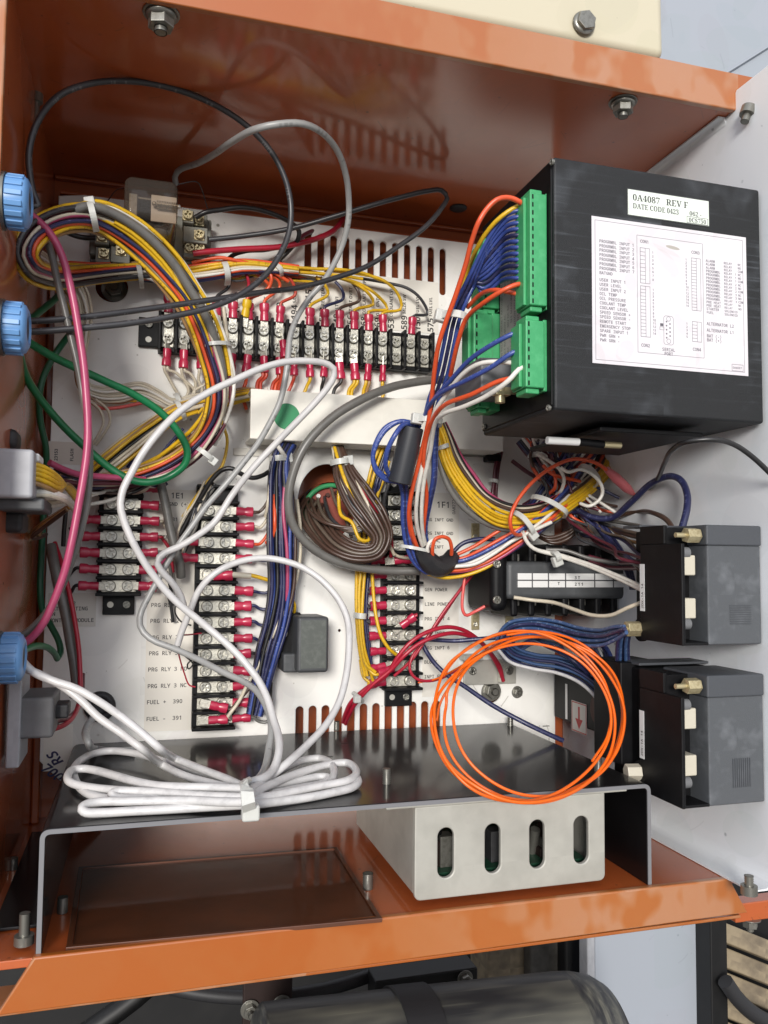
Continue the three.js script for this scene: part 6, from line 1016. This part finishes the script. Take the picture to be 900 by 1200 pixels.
// blue bundle to the brass stud
{
  const t = thing('blue_harness', 'curved blue wires gathering at the brass stud above the orange coil', 'wire harness');
  bundle(t, [[612, 772, 30, 8], [598, 764, 34, 9], [592, 750, 40, 9], [600, 738, 46, 9], [622, 734, 54, 9], [648, 738, 66, 10], [676, 746, 82, 10], [704, 748, 100, 9], [722, 742, 114, 7], [733, 738, 122, 4]], ['steel', 'navy', 'steel', 'navy', 'steel', 'steel', 'navy', 'charcoal', 'steel'].map((c, i) => [c, -1 + i * 0.25, [3, -2, 1, 5, -3][i % 5], 0.95]), 11);
  bundle(t, [[590, 756, 36, 8], [602, 768, 42, 9], [626, 776, 50, 9], [654, 780, 58, 10], [680, 790, 66, 10], [700, 806, 74, 9], [714, 828, 80, 8], [721, 856, 80, 7], [724, 880, 76, 7]], ['steel', 'steel', 'navy', 'steel', 'navy', 'palewhite'].map((c, i) => [c, -1 + i * 0.4, [2, -1, 4][i % 3], 0.95]), 12);
  bundle(t, [[733, 740, 120, 5], [730, 756, 112, 6], [730, 790, 100, 7], [731, 830, 92, 7], [728, 862, 86, 8], [724, 886, 82, 8]], ['navy', 'steel', 'navy', 'steel', 'navy'].map((c, i) => [c, -1 + i * 0.5, [0, 2, -2][i % 3], 0.9]), 13);
  for (let i = 0; i < 4; i++) W(t, 'navy', 1.3, [[722 + i * 3, 882, 84], [734 + i * 3, 884 - i * 2, 90], [748 + i * 2, 876 - i * 3, 100], [762, 866 - i * 3, 116]]);
  for (const [c, x] of [['red', 702], ['salmon', 706]]) W(t, c, 1, [[x, 836, 72], [x + 4, 850, 76], [x, 868, 74]]);
}

// loose strands tangled in the harnesses
{
  const jit = (v, k) => v + (rnd() - 0.5) * k;
  const loose = (label, n, cols, route, spread, dz, r = 0.85) => {
    const t = thing('loose_wires', label, 'wires');
    for (let i = 0; i < n; i++) { const ox = (rnd() - 0.5) * spread, oy = (rnd() - 0.5) * spread; W(t, cols[i % cols.length], r * (0.85 + rnd() * 0.35), route.map(([x, y, z]) => [jit(x + ox, spread * 0.55), jit(y + oy, spread * 0.55), jit(z, dz)])); }
  };
  loose('tangled thin wires directly below the controller box', 14, ['navy', 'maroon', 'white', 'brown', 'orange', 'navy', 'charcoal'], [[640, 512, 26], [640, 532, 30], [650, 556, 34], [668, 578, 36], [690, 596, 40], [712, 606, 46]], 34, 14);
  loose('brown and dark wires between the terminal block and upper relay', 9, ['brown', 'navy', 'maroon', 'charcoal', 'taupe'], [[668, 600, 34], [684, 618, 44], [704, 632, 56], [724, 644, 76], [740, 654, 98], [756, 660, 118]], 22, 10);
  loose('mixed thin wires crossing at the left above the leftmost strip', 12, ['maroon', 'white', 'brown', 'cream', 'navy', 'black', 'tan'], [[62, 562, 30], [82, 560, 30], [108, 566, 26], [136, 570, 22], [164, 566, 20], [190, 556, 18]], 16, 6);
  loose('dark wires dropping behind the green wire at the upper left strip end', 6, ['navy', 'black', 'brown', 'cream'], [[214, 508, 12], [196, 530, 16], [178, 548, 18], [160, 562, 16], [146, 572, 12]], 18, 5);
  loose('dark and pale wires bunched left of the middle strip', 8, ['charcoal', 'cream', 'black', 'grey', 'brown'], [[246, 566, 12], [232, 590, 12], [222, 612, 11], [212, 636, 9], [206, 658, 7]], 12, 4, 0.75);
  loose('navy strands hanging beside the contactor', 10, ['navy', 'blue', 'charcoal', 'navy', 'palewhite'], [[690, 752, 70], [706, 776, 78], [718, 806, 84], [724, 840, 84], [730, 870, 82], [742, 884, 86]], 20, 8);
  loose('blue and white strands looping above the orange coil', 9, ['steel', 'navy', 'steel', 'lightgrey'], [[600, 756, 34], [626, 744, 46], [652, 752, 56], [676, 764, 66], [696, 780, 76], [712, 800, 82]], 24, 8);
  loose('thin wires around the upper strip near the yellow bundle', 8, ['yellow', 'orange', 'charcoal', 'cream'], [[250, 322, 9], [276, 324, 9], [306, 320, 10], [340, 324, 9], [372, 328, 8]], 10, 3, 0.7);
  loose('wires squeezed between the white bar and the harness above', 7, ['tan', 'yellow', 'cream', 'brown'], [[296, 462, 8], [280, 460, 10], [264, 464, 12], [250, 470, 14], [236, 480, 16]], 9, 4);
}

renderer.render(scene, camera);
